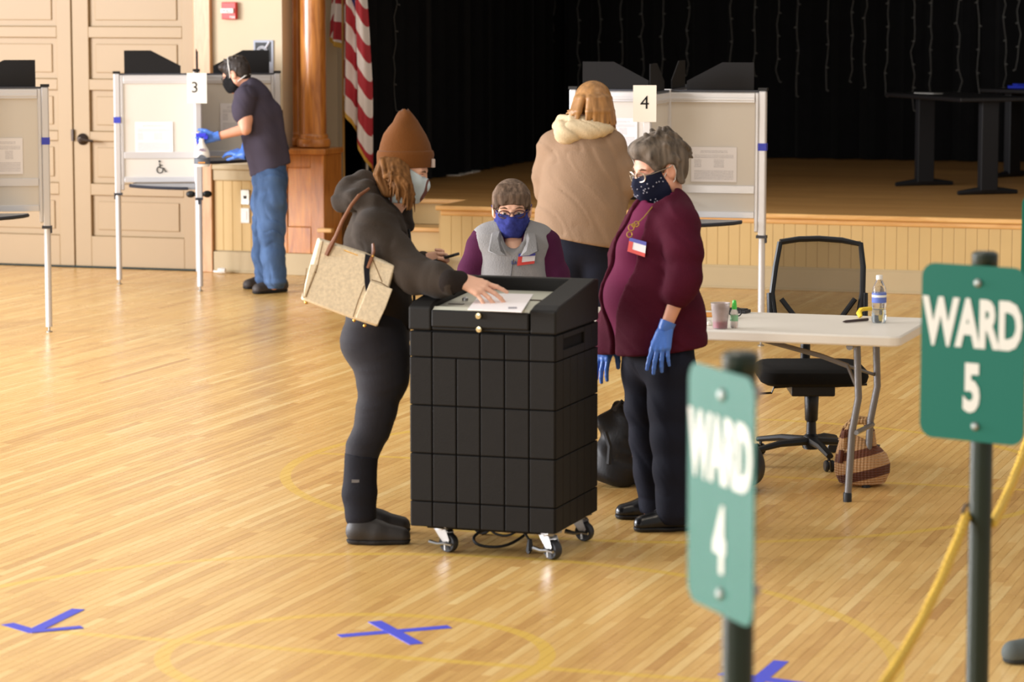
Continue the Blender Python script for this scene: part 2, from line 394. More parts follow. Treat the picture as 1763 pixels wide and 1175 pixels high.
m_curt = M('black_curtain', (19, 19, 20), .95, bump=(30, .3), var=(6, .15), sheen=.05)
def curtain(name, label, pts, z0, z1, seed):
    rn = random.Random(seed); P = [Vector(p) for p in pts]; rings = [[], [], []]; A = []
    tot = sum((P[i + 1] - P[i]).length for i in range(len(P) - 1)); s = 0
    for i in range(len(P) - 1):
        d = P[i + 1] - P[i]; n = int(d.length / .045); t = d.normalized(); nn = Vector((-t.y, t.x))
        for k in range(n):
            ph = (s + d.length * k / n); a = .05 * math.sin(ph * 2 * math.pi / .33 + .8 * math.sin(ph * 1.7)) + .02 * math.sin(ph * 2 * math.pi / .13 + 2)
            A.append((P[i] + d * (k / n), nn, a))
        s += d.length
    mb = MB(); fr = []; bk = []
    for z, g in ((z0, 1.15), ((z0 + z1) / 2, 1.), (z1, .8)):
        fr.append([(p.x + n.x * a * g, p.y + n.y * a * g, z) for p, n, a in A] + [(p.x + n.x * (a * g + .008), p.y + n.y * (a * g + .008), z) for p, n, a in reversed(A)])
    mb.loft(fr, True, True); o = obj(name, mb, m_curt, smooth='auto'); return tag(o, label, 'curtain')
curtain('stage_curtain', 'black pleated curtain across the back of the stage', [(-9.0, 28.35), (1.4, 28.35)], SZ + .01, 5.1, 1)
curtain('stage_curtain', 'black side curtain along the left of the stage behind the flag', [(-8.68, 22.55), (-8.76, 22.75), (-8.82, 27.9)], SZ + .01, 5.1, 2)
sc = MB(); sc.box2((-9.3, 21.9, 5.2), (2.6, 28.9, 5.3)); struct(obj('ceiling_stage', sc, M('stage_black', (24, 23, 22), .9)))
sc = MB(); sc.box2((-9.3, 28.6, 0), (2.6, 28.8, 5.2)); struct(obj('wall_stage_back', sc, MATS['stage_black']))
sc = MB(); sc.box2((-9.3, 21.96, 0), (-9.2, 28.6, 5.2)); struct(obj('wall_stage_left', sc, MATS['stage_black']))
sc = MB(); sc.box2((1.5, 21.25, 0), (1.6, 28.6, 5.2)); struct(obj('wall_stage_right', sc, MATS['stage_black']))
# strings of unlit fairy lights in front of the back curtain
m_wire = M('string_wire', (112, 110, 104), .6)
sx = [(683, 190), (770, 195), (806, 185), (889, 170), (937, 120), (955, 70), (998, 150), (1033, 110), (1071, 110), (1107, 140), (1142, 140), (1185, 130), (1260, 110), (1300, 130), (1340, 140), (1372, 165), (1425, 155), (1467, 140), (1490, 150), (1528, 165), (1572, 190), (1602, 165), (1650, 160), (1684, 165), (1729, 150), (1752, 120)]
for i, (px, py) in enumerate(sx):
    Y = 28.15 if i else 23.3; p = onY(px, py, Y); rn = random.Random(i); mb = MB(); z = p[2]; path = []
    zz = z
    while zz < 4.6:
        path.append((p[0] + rn.gauss(0, .011), Y - .03 + rn.gauss(0, .01), zz)); zz += .11
    mb.tube(path, .0032 if i else .0026, 4)
    for q in path[::2]:
        sgn = rn.choice((-1, 1)); mb.tube([q, (q[0] + .022 * sgn, q[1], q[2] - .008)], [.0035, .006], 5)
    o = obj('string_light', mb, m_wire); nth = lambda k: str(k) + ('th' if 10 < k < 20 else {1: 'st', 2: 'nd', 3: 'rd'}.get(k % 10, 'th'))
    tag(o, 'thin unlit fairy light strand before the back curtain, ' + nth(i) + ' from the flag side' if i else 'thin strand of fairy lights hanging on the black side curtain above the brown beanie', 'string light', 'fairy light strands over the stage' if i else None)

# ------------------------------------------------------------------ things on the wall
m_red = M('alarm_red', (200, 48, 44), .35); m_white = M('white_plastic', (238, 236, 230), .4); m_steel = M('brushed_steel', (176, 172, 164), .35, .9)
m_black = M('black_plastic', (22, 22, 22), .5, bump=(300, .1)); m_print = M('print_ink', (70, 66, 72), .8)
p0, p1 = onY(385, 5, WY), onY(410, 32, WY); cx, cz = (p0[0] + p1[0]) / 2, (p0[2] + p1[2]) / 2
t = thing('fire_alarm', 'red fire alarm pull station with a white bar on the cream wall', 'fire alarm', (cx, WY, cz))
b = MB(); b.box2((cx - .06, WY - .045, cz - .066), (cx + .06, WY, cz + .066)); obj('body', b, m_red, t, bevel=.006)
b = MB(); b.box2((cx - .06, WY - .062, cz - .018), (cx + .045, WY - .044, cz + .018)); o = obj('pull_bar', b, m_white, t, bevel=.004)
obj('lettering', text_mb('PULL', .03, (cx - .008, WY - .0625, cz - .011), (1, 0, 0), (0, 0, 1)), m_print, o)
obj('lettering', text_mb('FIRE', .026, (cx + .032, WY - .0455, cz - .058), (1, 0, 0), (0, 0, 1)), m_white, t)
p0, p1 = onY(437, 69, WY), onY(472, 130, WY); cx, cz = (p0[0] + p1[0]) / 2, (p0[2] + p1[2]) / 2; hw, hh = (p1[0] - p0[0]) / 2, (p0[2] - p1[2]) / 2
t = thing('hearing_loop_sign', 'grey framed black sign with an ear symbol behind the voting booth', 'sign', (cx, WY, cz))
b = MB(); b.box2((cx - hw, WY - .012, cz - hh), (cx + hw, WY, cz + hh)); obj('plate', b, M('sign_grey', (168, 172, 184), .5), t, bevel=.003)
b = MB(); b.box2((cx - hw + .017, WY - .016, cz - .03), (cx + hw - .02, WY - .01, cz + hh - .018)); obj('face', b, M('sign_black', (34, 34, 36), .5), t)
b = MB(); ec = (cx - .008, WY - .018, cz + .045)
for r in (.042, .030):
    b.tube([(ec[0] - r, ec[1], ec[2] - .02)] + [(ec[0] + r * math.cos(a), ec[1], ec[2] + r * math.sin(a)) for a in [math.pi - k * math.pi / 10 for k in range(11)]] + [(ec[0] + r, ec[1], ec[2] - .02)], .0042, 6)
b.tube([(ec[0] + .03, ec[1], ec[2] + .03), (ec[0] + .062, ec[1], ec[2] + .078)], .009, 6)
obj('ear_symbol', b, M('symbol_white', (205, 205, 212), .5), t)
for nm, a, c2, lab, mt in (('phone_jack', (416, 327), (432, 352), 'steel jack plate above the white blank plate on the wainscot', m_steel), ('wall_outlet', (416, 358), (432, 384), 'white blank plate below the steel jack plate on the wainscot', m_white)):
    p0, p1 = onY(*a, WY), onY(*c2, WY); cx, cz = (p0[0] + p1[0]) / 2, (p0[2] + p1[2]) / 2
    t = thing(nm, lab, 'wall plate', (cx, WY - .018, cz))
    b = MB(); b.box2((cx - .036, WY - .026, cz - .058), (cx + .036, WY - .016, cz + .058)); obj('plate', b, mt, t, bevel=.003)
    b = MB()
    if nm == 'phone_jack': b.box2((cx - .011, WY - .034, cz - .011), (cx + .011, WY - .024, cz + .011)); obj('socket', b, m_black, t, bevel=.002)
    else:
        b.box2((cx - .017, WY - .030, cz - .034), (cx + .017, WY - .024, cz + .034)); obj('insert', b, m_white, t, bevel=.003)
# small white cable end by the casing
b = MB(); p = onY(368, 471, 21.05); q = onz(387, 471, .02); b.tube([(-9.44, 21.12, .012), (-9.40, 21.10, .012), (-9.37, 21.08, .012)], .008, 6); b.lathe([(.0, -.03), (.02, -.03), (.024, 0), (.02, .03), (0, .032)], 10, (-9.35, 21.07, .024), Euler((0, math.pi / 2, 0)).to_matrix())
tag(obj('cable_plug', b, m_white, smooth='auto'), 'small white cable plug lying by the light wood casing', 'plug')

# ------------------------------------------------------------------ voting booths
m_alu = M('booth_aluminium', (214, 212, 212), .38, .35); m_pan = M('booth_panel', (216, 209, 198), .55, var=(3, .01)); m_gtop = M('booth_shelf', (150, 152, 156), .45, var=(60, .08))
m_edge = M('booth_shelf_edge', (34, 38, 50), .6); m_btape = M('blue_tape', (62, 72, 186), .6); m_joint = M('booth_joint', (60, 62, 70), .5)
m_felt = M('wing_black', (34, 33, 33), .8, bump=(200, .1))
ARM = .605
def booth(name, label, c, ang, lows, skip=()):
    """four-station booth; lows: shelf height of the stations front-left, front-right, back-right, back-left"""
    t = thing(name, label, 'voting booth', (c[0], c[1], 0), ang, 'aluminium voting booths')
    for k in range(4):
        A = Matrix.Rotation(k * math.pi / 2 - math.pi / 2, 3, 'Z')                # arm direction: k=0 front (-y), 1 right, 2 rear, 3 left
        d = A @ Vector((1, 0, 0)); n = A @ Vector((0, 1, 0))
        def bx(mb, r0, r1, z0, z1, th, off=0.):
            cc = d * ((r0 + r1) / 2) + n * off; mb.box((cc.x, cc.y, (z0 + z1) / 2), (abs(r1 - r0), th, z1 - z0), A); return mb
        low = {0: lows[0], 1: lows[1], 2: lows[2], 3: lows[0]}[k]; pz = low + .03
        b = MB(); bx(b, ARM - .035, ARM + .01, .675, 1.565, .05); bx(b, ARM - .06, ARM - .035, .70, 1.555, .034); o = obj('post', b, m_alu, t, local=True, bevel=.008)
        b = MB(); bx(b, ARM - .04, ARM + .015, 1.565, 1.582, .055); obj('end_cap', b, m_black, o, local=True)
        b = MB(); e = d * (ARM - .012); b.lathe([(.021, .035), (.021, .68)], 14, (e.x, e.y, 0)); o = obj('leg', b, m_alu, t, smooth='auto', local=True)
        b = MB(); b.lathe([(.0, 0), (.02, 0), (.02, .006), (.007, .01), (.007, .036)], 12, (e.x, e.y, 0)); obj('foot_glide', b, m_steel, o, local=True)
        b = MB(); bx(b, ARM - .045, ARM + .018, .665, .682, .056); bx(b, ARM + .005, ARM + .018, .635, .68, .02); obj('collar', b, m_joint, t, local=True)
        b = MB(); bx(b, .02, ARM - .06, pz, 1.555, .012); obj('panel', b, m_pan, t, local=True)
        b = MB(); bx(b, .02, ARM - .06, 1.49, 1.55, .036); bx(b, .02, ARM - .06, 1.503, 1.522, .042); obj('top_rail', b, m_alu, t, local=True, bevel=.003)
        if low < .9:
            b = MB(); bx(b, .02, ARM - .06, .935, .985, .03); obj('middle_rail', b, m_alu, t, local=True, bevel=.003)
        b = MB(); bx(b, .02, ARM - .06, pz - .02, pz + .02, .032); obj('bottom_rail', b, m_alu, t, local=True, bevel=.003)
        b = MB(); bx(b, .0, ARM, 1.555, 1.566, .03); obj('wing_channel', b, m_joint, t, local=True)
        poly = [(.12, 0), (ARM - .07, 0), (ARM - .07, .172), (ARM * .56, .172), (.12, .058)]
        b = MB(); b.prism(poly, tuple(n * -.003) [:2] + (1.563,), d, (0, 0, 1), n, .007); obj('wing', b, m_felt, t, local=True)
        if k % 2 == 0: continue
        b = MB(); bx(b, ARM - .037, ARM + .013, 1.20, 1.245, .054); o = obj('tape_marker', b, m_btape, t, local=True); o['label'] = 'blue tape wrapped on the post'
    b = MB(); b.box((0, 0, 1.11), (.05, .05, .92)); obj('centre_post', b, m_alu, t, local=True, bevel=.006)
    for k, low in enumerate(lows):                                               # stations between arms: 0 front-left, 1 front-right, 2 back-right, 3 back-left
        a0 = {0: math.pi, 1: 1.5 * math.pi, 2: 0, 3: .5 * math.pi}[k]; A = Matrix.Rotation(a0, 3, 'Z')
        poly = [(.02, .022), (.50, .022), (.50, .12), (.44, .22), (.36, .31), (.27, .39), (.17, .45), (.08, .475), (.022, .475)]
        pl = [A @ Vector((x, y, 0)) for x, y in poly]
        b = MB(); b.prism([(p.x, p.y) for p in pl], (0, 0, low - .018), (1, 0, 0), (0, 1, 0), (0, 0, 1), .018); o = obj('shelf', b, m_gtop, t, local=True, bevel=.002)
        e = MB(); q = [A @ Vector((x, y, 0)) for x, y in poly[1:-1]]; e.tube([(p.x, p.y, low - .010) for p in q], .0125, 6); obj('edge_band', e, m_edge, o, local=True, smooth='auto')
    b = MB()
    for sx, sy in ((.06, 0), (-.06, 0), (0, -.05)):
        b.ball((sx, -ARM + .12 + sy, .70), (.035, .02, .026), 10, 6)
    obj('clamp_knob', b, m_black, t, local=True, smooth=True)
    return t
A3 = math.atan2(.42, .908)
B3 = booth('voting_booth', 'voting booth numbered 3, wheelchair symbol on its panel, where the man leans', (-9.2, 20.32), A3, (.75, .94, .94, .75))
B1 = booth('voting_booth', 'voting booth cut by the picture edge in front of the tan doors', (-8.765 - .605 * .908, 17.061 - .605 * .42), A3, (.755, .765, .94, .94))
_r = -.967 * RT + .25 * FH; B4c = np.array([-4.265, 17.75, 0]) + .605 * _r; A4 = math.atan2(-_r[1], -_r[0])
B4 = booth('voting_booth', 'voting booth numbered 4, before the stage, where the person in the tan coat stands', B4c, A4, (.94, .775, .94, .94))

# sheets taped to the booths
def paper_mat():
    m = bpy.data.materials.new('printed_notice'); m.use_nodes = True; nt = m.node_tree; N = nt.nodes; L = nt.links; b = N['Principled BSDF']
    uv = N.new('ShaderNodeUVMap'); mp = N.new('ShaderNodeMapping'); mp.inputs['Scale'].default_value = (1, 1, 1); L.new(uv.outputs[0], mp.inputs[0])
    sp = N.new('ShaderNodeSeparateXYZ'); L.new(mp.outputs[0], sp.inputs[0])
    def mt(op, a, bb=None):
        n = N.new('ShaderNodeMath'); n.operation = op
        for i, q in enumerate((a, bb)):
            if q is None: continue
            if isinstance(q, (int, float)): n.inputs[i].default_value = q
            else: L.new(q, n.inputs[i])
        return n.outputs[0]
    U, V = sp.outputs[0], sp.outputs[1]
    lines = mt('LESS_THAN', mt('FRACT', mt('MULTIPLY', V, 26.)), .42)
    ns = N.new('ShaderNodeTexNoise'); ns.inputs['Scale'].default_value = 1; q = N.new('ShaderNodeCombineXYZ'); L.new(mt('MULTIPLY', U, 60.), q.inputs[0]); L.new(mt('FLOOR', mt('MULTIPLY', V, 26.)), q.inputs[1]); L.new(q.outputs[0], ns.inputs[0])
    words = mt('GREATER_THAN', ns.outputs[0], .44)
    inx = mt('MULTIPLY', mt('GREATER_THAN', U, .07), mt('LESS_THAN', U, .93))
    def band(a, c): return mt('MULTIPLY', mt('GREATER_THAN', V, a), mt('LESS_THAN', V, c))
    blk = mt('ADD', mt('ADD', band(.06, .34), mt('MULTIPLY', band(.42, .66), mt('LESS_THAN', mt('FRACT', mt('MULTIPLY', U, 2.)), .45))), mt('ADD', band(.69, .78), mt('MULTIPLY', band(.82, .9), mt('MULTIPLY', mt('GREATER_THAN', U, .2), mt('LESS_THAN', U, .8)))))
    a = mt('MULTIPLY', mt('MULTIPLY', lines, words), mt('MULTIPLY', inx, mt('MINIMUM', blk, 1.)))
    mx = N.new('ShaderNodeMix'); mx.data_type = 'RGBA'; L.new(mt('MULTIPLY', a, .5), mx.inputs['Factor']); mx.inputs[6].default_value = lin((234, 230, 230)); mx.inputs[7].default_value = lin((100, 96, 110)); L.new(mx.outputs[2], b.inputs['Base Color']); b.inputs['Roughness'].default_value = .6
    return m
m_notice = paper_mat(); m_sheet = M('paper_white', (250, 244, 232), .7)
def sheet(name, label, cat, t, k, side, pxs, group=None, mat=None, off=.012):
    """thin sheet on the arm k of the booth t (its side +-1), corners found on the real panel plane"""
    A = Matrix.Rotation(t.rotation_euler.z + k * math.pi / 2 - math.pi / 2, 3, 'Z'); d = A @ Vector((1, 0, 0)); n = (A @ Vector((0, 1, 0))) * side
    o = np.array(t.location) + np.array(n) * off; c = onplane((pxs[0] + pxs[2]) / 2, (pxs[1] + pxs[3]) / 2, o, np.array(n)); a = onplane(pxs[0], pxs[1], o, np.array(n)); e = onplane(pxs[2], pxs[3], o, np.array(n))
    hw = abs((Vector(e) - Vector(a)).dot(d)) / 2; hh = abs(a[2] - e[2]) / 2
    u = Vector((0, 0, 1)).cross(n); c = Vector(c)
    me = bpy.data.meshes.new(name); z = Vector((0, 0, 1)); f = n * .0015; vs = [c - u * hw - z * hh, c + u * hw - z * hh, c + u * hw + z * hh, c - u * hw + z * hh]
    me.from_pydata([p + f for p in vs] + [p - f for p in vs], [], [(0, 1, 2, 3), (7, 6, 5, 4), (0, 4, 5, 1), (1, 5, 6, 2), (2, 6, 7, 3), (3, 7, 4, 0)])
    uvl = me.uv_layers.new(name='UVMap'); uvc = [(0, 0), (1, 0), (1, 1), (0, 1)]
    for li in range(4): uvl.data[li].uv = uvc[li]
    ob = link(name, me, mat or m_notice); tag(ob, label, cat, group); return ob, c, u, hw, hh, n
sheet('notice', 'printed notice above the wheelchair symbol on booth 3', 'notice', B3, 3, 1, (232, 210, 298, 263), 'notices taped inside the booths')
sheet('notice', 'printed notice beside the cleaning man on booth 3', 'notice', B3, 1, -1, (379, 178, 438, 228), 'notices taped inside the booths')
sheet('notice', 'printed notice on the booth cut by the picture edge', 'notice', B1, 1, -1, (-22, 238, 40, 300), 'notices taped inside the booths')
sheet('notice', 'printed notice partly hidden by the tan coat on booth 4', 'notice', B4, 3, 1, (1035, 203, 1097, 252), 'notices taped inside the booths')
sheet('notice', 'printed notice by the grey-haired woman on the open side of booth 4', 'notice', B4, 1, -1, (1190, 253, 1268, 314), 'notices taped inside the booths')
def number_sheet(t, px, txt, label):
    c2 = np.array(t.location); A = Matrix.Rotation(t.rotation_euler.z - math.pi / 2, 3, 'Z'); d = np.array(A @ Vector((1, 0, 0)))
    e = c2 + d * (ARM + .034); n = -FH; o = onplane((px[0] + px[2]) / 2, (px[1] + px[3]) / 2, e, n)
    sc = depth(o) / F_PX; hw, hh = (px[2] - px[0]) / 2 * sc, (px[3] - px[1]) / 2 * sc; u = Vector(RT); z = Vector((0, 0, 1)); nn = Vector(n); oo = Vector(o)
    b = MB(); b.prism([(-hw, -hh), (hw, -hh), (hw, hh), (-hw, hh)], oo - nn * .001, u, z, nn, .002); s = tag(obj('number_sheet', b, m_sheet), label, 'number sheet')
    obj('numeral', text_mb(txt, hh * 1.02, oo + nn * .0018 - z * hh * .28 - u * hw * (.22 if txt == '3' else 0), u, z, .0, 1., .0006), M('numeral_black', (30, 28, 30), .7), s)
number_sheet(B3, (322, 126, 356, 178), '3', 'white sheet bearing the numeral 3 near the spray bottle and tan doors')
number_sheet(B4, (1090, 147, 1130, 210), '4', 'white sheet bearing the numeral 4 beside the tan coat at the stage booth')
# wheelchair symbol
A = Matrix.Rotation(B3.rotation_euler.z + math.pi, 3, 'Z'); n = A @ Vector((0, 1, 0)); d = A @ Vector((1, 0, 0)); u = -d; o = np.array(B3.location) + np.array(n) * .0075; c = Vector(onplane(277, 288, o, np.array(n))); z = Vector((0, 0, 1)); b = MB()
def W(x, y): return c + u * x * .1 + z * y * .1 + n * .002
b.tube([W(.22 * math.cos(a) - .08, .24 * math.sin(a) - .2) for a in [math.radians(q) for q in range(95, 385, 24)]], .0032, 6)
b.tube([W(-.1, .3), W(-.06, -.05), W(.22, -.07), (W(.33, -.34)), W(.44, -.3)], .0036, 6); b.tube([W(-.08, .13), W(.14, .13)], .003, 6); b.ball(W(-.1, .43), .008, 8, 6)
w3 = obj('wheelchair_symbol', b, M('numeral_black', (30, 28, 30), .7)); tag(w3, 'black wheelchair symbol on the lower panel of booth 3', 'symbol')

# ------------------------------------------------------------------ flags
def flag_mat(name, dim=1.):
    m = bpy.data.materials.new(name); m.use_nodes = True; nt = m.node_tree; N = nt.nodes; L = nt.links; b = N['Principled BSDF']
    uv = N.new('ShaderNodeUVMap'); sp = N.new('ShaderNodeSeparateXYZ'); L.new(uv.outputs[0], sp.inputs[0])
    q = N.new('ShaderNodeMath'); q.operation = 'FRACT'; w_ = N.new('ShaderNodeMath'); w_.operation = 'MULTIPLY'; w_.inputs[1].default_value = 6.5; L.new(sp.outputs[1], w_.inputs[0]); L.new(w_.outputs[0], q.inputs[0])
    l = N.new('ShaderNodeMath'); l.operation = 'LESS_THAN'; l.inputs[1].default_value = .5; L.new(q.outputs[0], l.inputs[0])
    mx = N.new('ShaderNodeMix'); mx.data_type = 'RGBA'; L.new(l.outputs[0], mx.inputs['Factor']); mx.inputs[6].default_value = lin((236, 226, 220)); mx.inputs[7].default_value = lin((178, 34, 48))
    # canton: v > 6/13 and u < .4
    g = N.new('ShaderNodeMath'); g.operation = 'GREATER_THAN'; g.inputs[1].default_value = 6 / 13; L.new(sp.outputs[1], g.inputs[0]); h_ = N.new('ShaderNodeMath'); h_.operation = 'LESS_THAN'; h_.inputs[1].default_value = .4; L.new(sp.outputs[0], h_.inputs[0])
    k = N.new('ShaderNodeMath'); k.operation = 'MULTIPLY'; L.new(g.outputs[0], k.inputs[0]); L.new(h_.outputs[0], k.inputs[1])
    m2 = N.new('ShaderNodeMix'); m2.data_type = 'RGBA'; L.new(k.outputs[0], m2.inputs['Factor']); L.new(mx.outputs[2], m2.inputs[6]); m2.inputs[7].default_value = lin((44, 48, 120))
    L.new(m2.outputs[2], b.inputs['Base Color']); b.inputs['Roughness'].default_value = .6; b.inputs['Sheen Weight'].default_value = .2
    return m
m_flag = flag_mat('flag_cloth'); m_fringe = M('gold_fringe', (206, 160, 62), .6, bump=(150, .5)); m_gold = M('gold_pole', (190, 148, 84), .3, .6)
def cloth(name, V, UV, F, mat, parent):
    off = parent.location; me = bpy.data.meshes.new(name); me.from_pydata([tuple(Vector(v) - off) for v in V], [], F); uvl = me.uv_layers.new(name='UVMap')
    for lp in me.loops: uvl.data[lp.index].uv = UV[lp.vertex_index]
    me.polygons.foreach_set('use_smooth', [True] * len(F)); o = link(name, me, mat, parent); s = o.modifiers.new('solid', 'SOLIDIFY'); s.thickness = .003; return o
def drape(name, label, Y, left, right, top, bot_l, bot_r, folds, pole_px, stand_z, stripes, slope, canton, pole_mat=m_gold):
    """left(t), right(t): outline pixels from the top (t=0) to the slanting bottom edge (t=1, at bot_l .. bot_r)"""
    base = onY(pole_px, 300, Y); t = thing(name, label, 'flag', (base[0], Y, stand_z))
    b = MB(); b.tube([(base[0], Y, stand_z + .03), (base[0], Y, 4.3)], .011, 10); obj('pole', b, pole_mat, t, smooth='auto')
    b = MB(); b.lathe([(0, 0), (.13, 0), (.13, .015), (.05, .03), (.025, .06), (0, .06)], 20, (base[0], Y, stand_z + .003)); obj('stand', b, m_gold, t, smooth='auto')
    n, K = 56, 50; V = []; UV = []
    for a in range(K):
        for i in range(n):
            s = i / (n - 1); yb = bot_l + (bot_r - bot_l) * (s ** 1.15); ry = top + (yb - top) * a / (K - 1); tt = (ry - top) / (max(bot_l, bot_r) - top)
            l, r = np.interp(tt, *left), np.interp(tt, *right); ph = s * folds * 2 * math.pi + .9 * tt
            px = l + (r - l) * (s + .035 * math.sin(ph * 1.0 + 1.))
            p = onY(px, ry, Y)
            V.append((p[0], Y - .05 + .045 * math.sin(ph) + .015 * math.sin(2.3 * ph + 1), p[2]))
            vv = (ry - (s * slope + 7 * math.sin(ph + 2.1) + 3 * math.sin(2 * ph))) / stripes / 6.5
            UV.append((0. if ry < canton(s) else .9, 2. - vv if ry >= canton(s) else .9))
    F = [(a * n + i, a * n + i + 1, (a + 1) * n + i + 1, (a + 1) * n + i) for a in range(K - 1) for i in range(n - 1)]
    cloth('cloth', V, UV, F, m_flag, t)
    b = MB(); e = [V[(K - 1) * n + i] for i in range(n)]
    b.loft([[(p[0], p[1] - .008, p[2] + .012) for p in e] + [(p[0], p[1] + .008, p[2] + .012) for p in reversed(e)], [(p[0] + .004, p[1] - .01, p[2] - .03) for p in e] + [(p[0] + .004, p[1] + .006, p[2] - .03) for p in reversed(e)]])
    o = obj('fringe', b, m_fringe, t, smooth='auto'); o['label'] = 'gold fringe along the lower edge'
    return t
FYF = 21.96
drape('flag', 'striped red and white flag with gold fringe hanging beside the stage', FYF, ([0, 1], [596, 588]), ([0, .3, .6, 1], [626, 634, 641, 643]), -60, 165, 296, 2.2, 592, SZ, 64, 112, lambda s: 26 - abs(s - .55) * 170)
drape('flag', 'darker striped flag tucked behind the first, nearer the column', FYF + .25, ([0, .6, 1], [578, 569, 567]), ([0, 1], [604, 606]), -60, 66, 84, 1.3, 632, SZ, 62, 5, lambda s: -100, M('silver_pole', (206, 204, 196), .3, .6))

# ------------------------------------------------------------------ ballot box
m_box = M('box_black', (24, 22, 20), .6, spec=.25, bump=(260, .35, .002), var=(30, .06)); m_groove = M('box_groove', (18, 17, 17), .7); m_lid = M('box_lid', (26, 25, 24), .55, spec=.3, bump=(300, .4, .002))
m_plate = M('scanner_plate', (196, 196, 180), .45); m_chrome = M('chrome', (165, 165, 165), .3, 1.); m_rub = M('caster_rubber', (44, 46, 50), .5); m_brass = M('lock_brass', (214, 200, 160), .25, .9)
X0, X1, Y0, Y1, Z0, ZL = -3.945, -3.36, 10.65, 11.20, .108, .872
box = thing('ballot_box', 'tall black wheeled ballot box with a grooved front and pale scanner top', 'ballot box', ((X0 + X1) / 2, (Y0 + Y1) / 2, 0))
b = MB(); b.box2((X0 + .008, Y0 + .008, Z0), (X1 - .008, Y1 - .008, ZL)); b.box2((X0 + .05, Y0 + .04, Z0 - .012), (X1 - .05, Y1 - .04, Z0)); obj('body', b, m_groove, box, bevel=.008)
fx = [X0 + (X1 - X0) * (q - 707) / 256. for q in (707, 747, 790, 832, 875, 918, 963)]
fz = [Z0, .208, .395, .582, .768, ZL - .004]
g = .0017
for r in range(5):
    i = 0
    while i < 6:
        j = i + (2 if (r == 4 and i == 1) else 1)
        b = MB(); b.box2((fx[i] + g, Y0 - .004, fz[r] + g), (fx[j] - g, Y0 + .012, fz[r + 1] - g)); obj('panel', b, m_box, box, bevel=.004); i = j
sy = [Y0 + (Y1 - Y0) * k / 6 for k in range(7)]
for xs, s in ((X1, 1), (X0, -1)):
    for r in range(5):
        for i in range(6):
            if r == 4 and s == 1 and 1 <= i <= 3: continue
            b = MB(); b.box2((xs - .012 * s, sy[i] + g * .6 + (.004 if i == 0 else 0), fz[r] + g), (xs + .003 * s, sy[i + 1] - g * .6, fz[r + 1] - g)); obj('panel', b, m_box, box, bevel=.003)
b = MB(); b.box2((X1 - .012, sy[1], fz[4] + g), (X1 + .003, sy[4], fz[4] + .035)); b.box2((X1 - .012, sy[1], fz[5] - .022), (X1 + .003, sy[4], fz[5] - g)); o = obj('grip_recess', b, m_box, box, bevel=.003); o['label'] = 'slotted hand grip in the side'
for r in range(5):
    b = MB(); b.box2((X0 + .01, Y1 - .012, fz[r] + g), (X1 - .01, Y1 + .003, fz[r + 1] - g)); obj('panel', b, m_box, box, bevel=.003)
# lid: two cheeks, front, rear rim around the sunk scanner plate
LX0, LX1, LY0, LY1 = X0 - .004, X1 + .004, Y0 - .006, Y1 + .006
CL, CR = X0 + .088, X1 - .10
def cheek(xa, xb): 
    b = MB(); b.prism([(LY0, ZL), (LY1, ZL), (LY1, 1.035), (LY1 - .05, 1.04), (LY1 - .12, 1.03), (LY0 + .22, 1.0), (LY0 + .05, .978), (LY0, .962)], (xa, 0, 0), (0, 1, 0), (0, 0, 1), (1, 0, 0), xb - xa); return b
b = cheek(LX0, CL); b2 = cheek(CR, LX1); b.add(b2.v, b2.f); b.box2((CL, LY1 - .06, ZL), (CR, LY1, 1.036)); b.box2((CL, LY0 + .004, ZL), (CR, LY0 + .10, .888)); b.box2((CL, LY0 + .05, ZL), (CR, LY1 - .05, .93))
lid = obj('lid', b, m_lid, box, bevel=.012, seg=3)
b = MB(); b.box2((CL + .003, LY0 - .006, .886), (CR - .003, LY0 + .09, .952)); fd = obj('front_flap', b, m_lid, lid, bevel=.006); 
b = MB(); b.prism([(LY0 + .02, .958), (LY1 - .062, .985), (LY1 - .062, .90), (LY0 + .02, .90)], (CL + .004, 0, 0), (0, 1, 0), (0, 0, 1), (1, 0, 0), CR - CL - .008)
b.prism([(LY0 + .006, .952), (LY0 + .03, .964), (LY0 + .03, .93), (LY0 + .006, .93)], (CL + .004, 0, 0), (0, 1, 0), (0, 0, 1), (1, 0, 0), CR - CL - .008)
sp = obj('scanner_plate', b, m_plate, box, bevel=.003)
def platez(y): return .958 + .027 * (y - LY0 - .02) / (LY1 - .062 - LY0 - .02)
yy = Y0 + .25; b = MB(); b.box2((X0 + .27, yy, platez(yy) - .002), (X0 + .45, yy + .022, platez(yy) + .0035)); b.box2((X0 + .12, Y0 + .10, platez(Y0 + .1) - .002), (X0 + .18, Y0 + .118, platez(Y0 + .1) + .003)); o = obj('slot', b, M('slot_brown', (66, 50, 36), .5), sp); o['label'] = 'dark paper slot in the pale plate'
b = MB(); b.lathe([(.0, 0), (.012, 0), (.012, .01), (.008, .014), (0, .015)], 12, (X0 + .155, Y0 + .20, platez(Y0 + .2))); obj('latch_knob', b, m_chrome, sp, smooth='auto')
for px, z in ((832, .935), (832, .862 + .02)):
    lx = X0 + (X1 - X0) * (px - 707) / 256.; b = MB(); zz = .936 if z > .9 else .879
    b.lathe([(.0115, 0), (.0125, .006), (.011, .014), (0, .016)], 16, (lx, LY0 - (.006 if z > .9 else 0), zz - (.0 if z > .9 else -.005)), RX); b.box((lx, LY0 - .023 + (0 if z > .9 else .006), zz + (0 if z > .9 else .005)), (.002, .003, .009)); obj('lock', b, m_brass, box, smooth='auto')
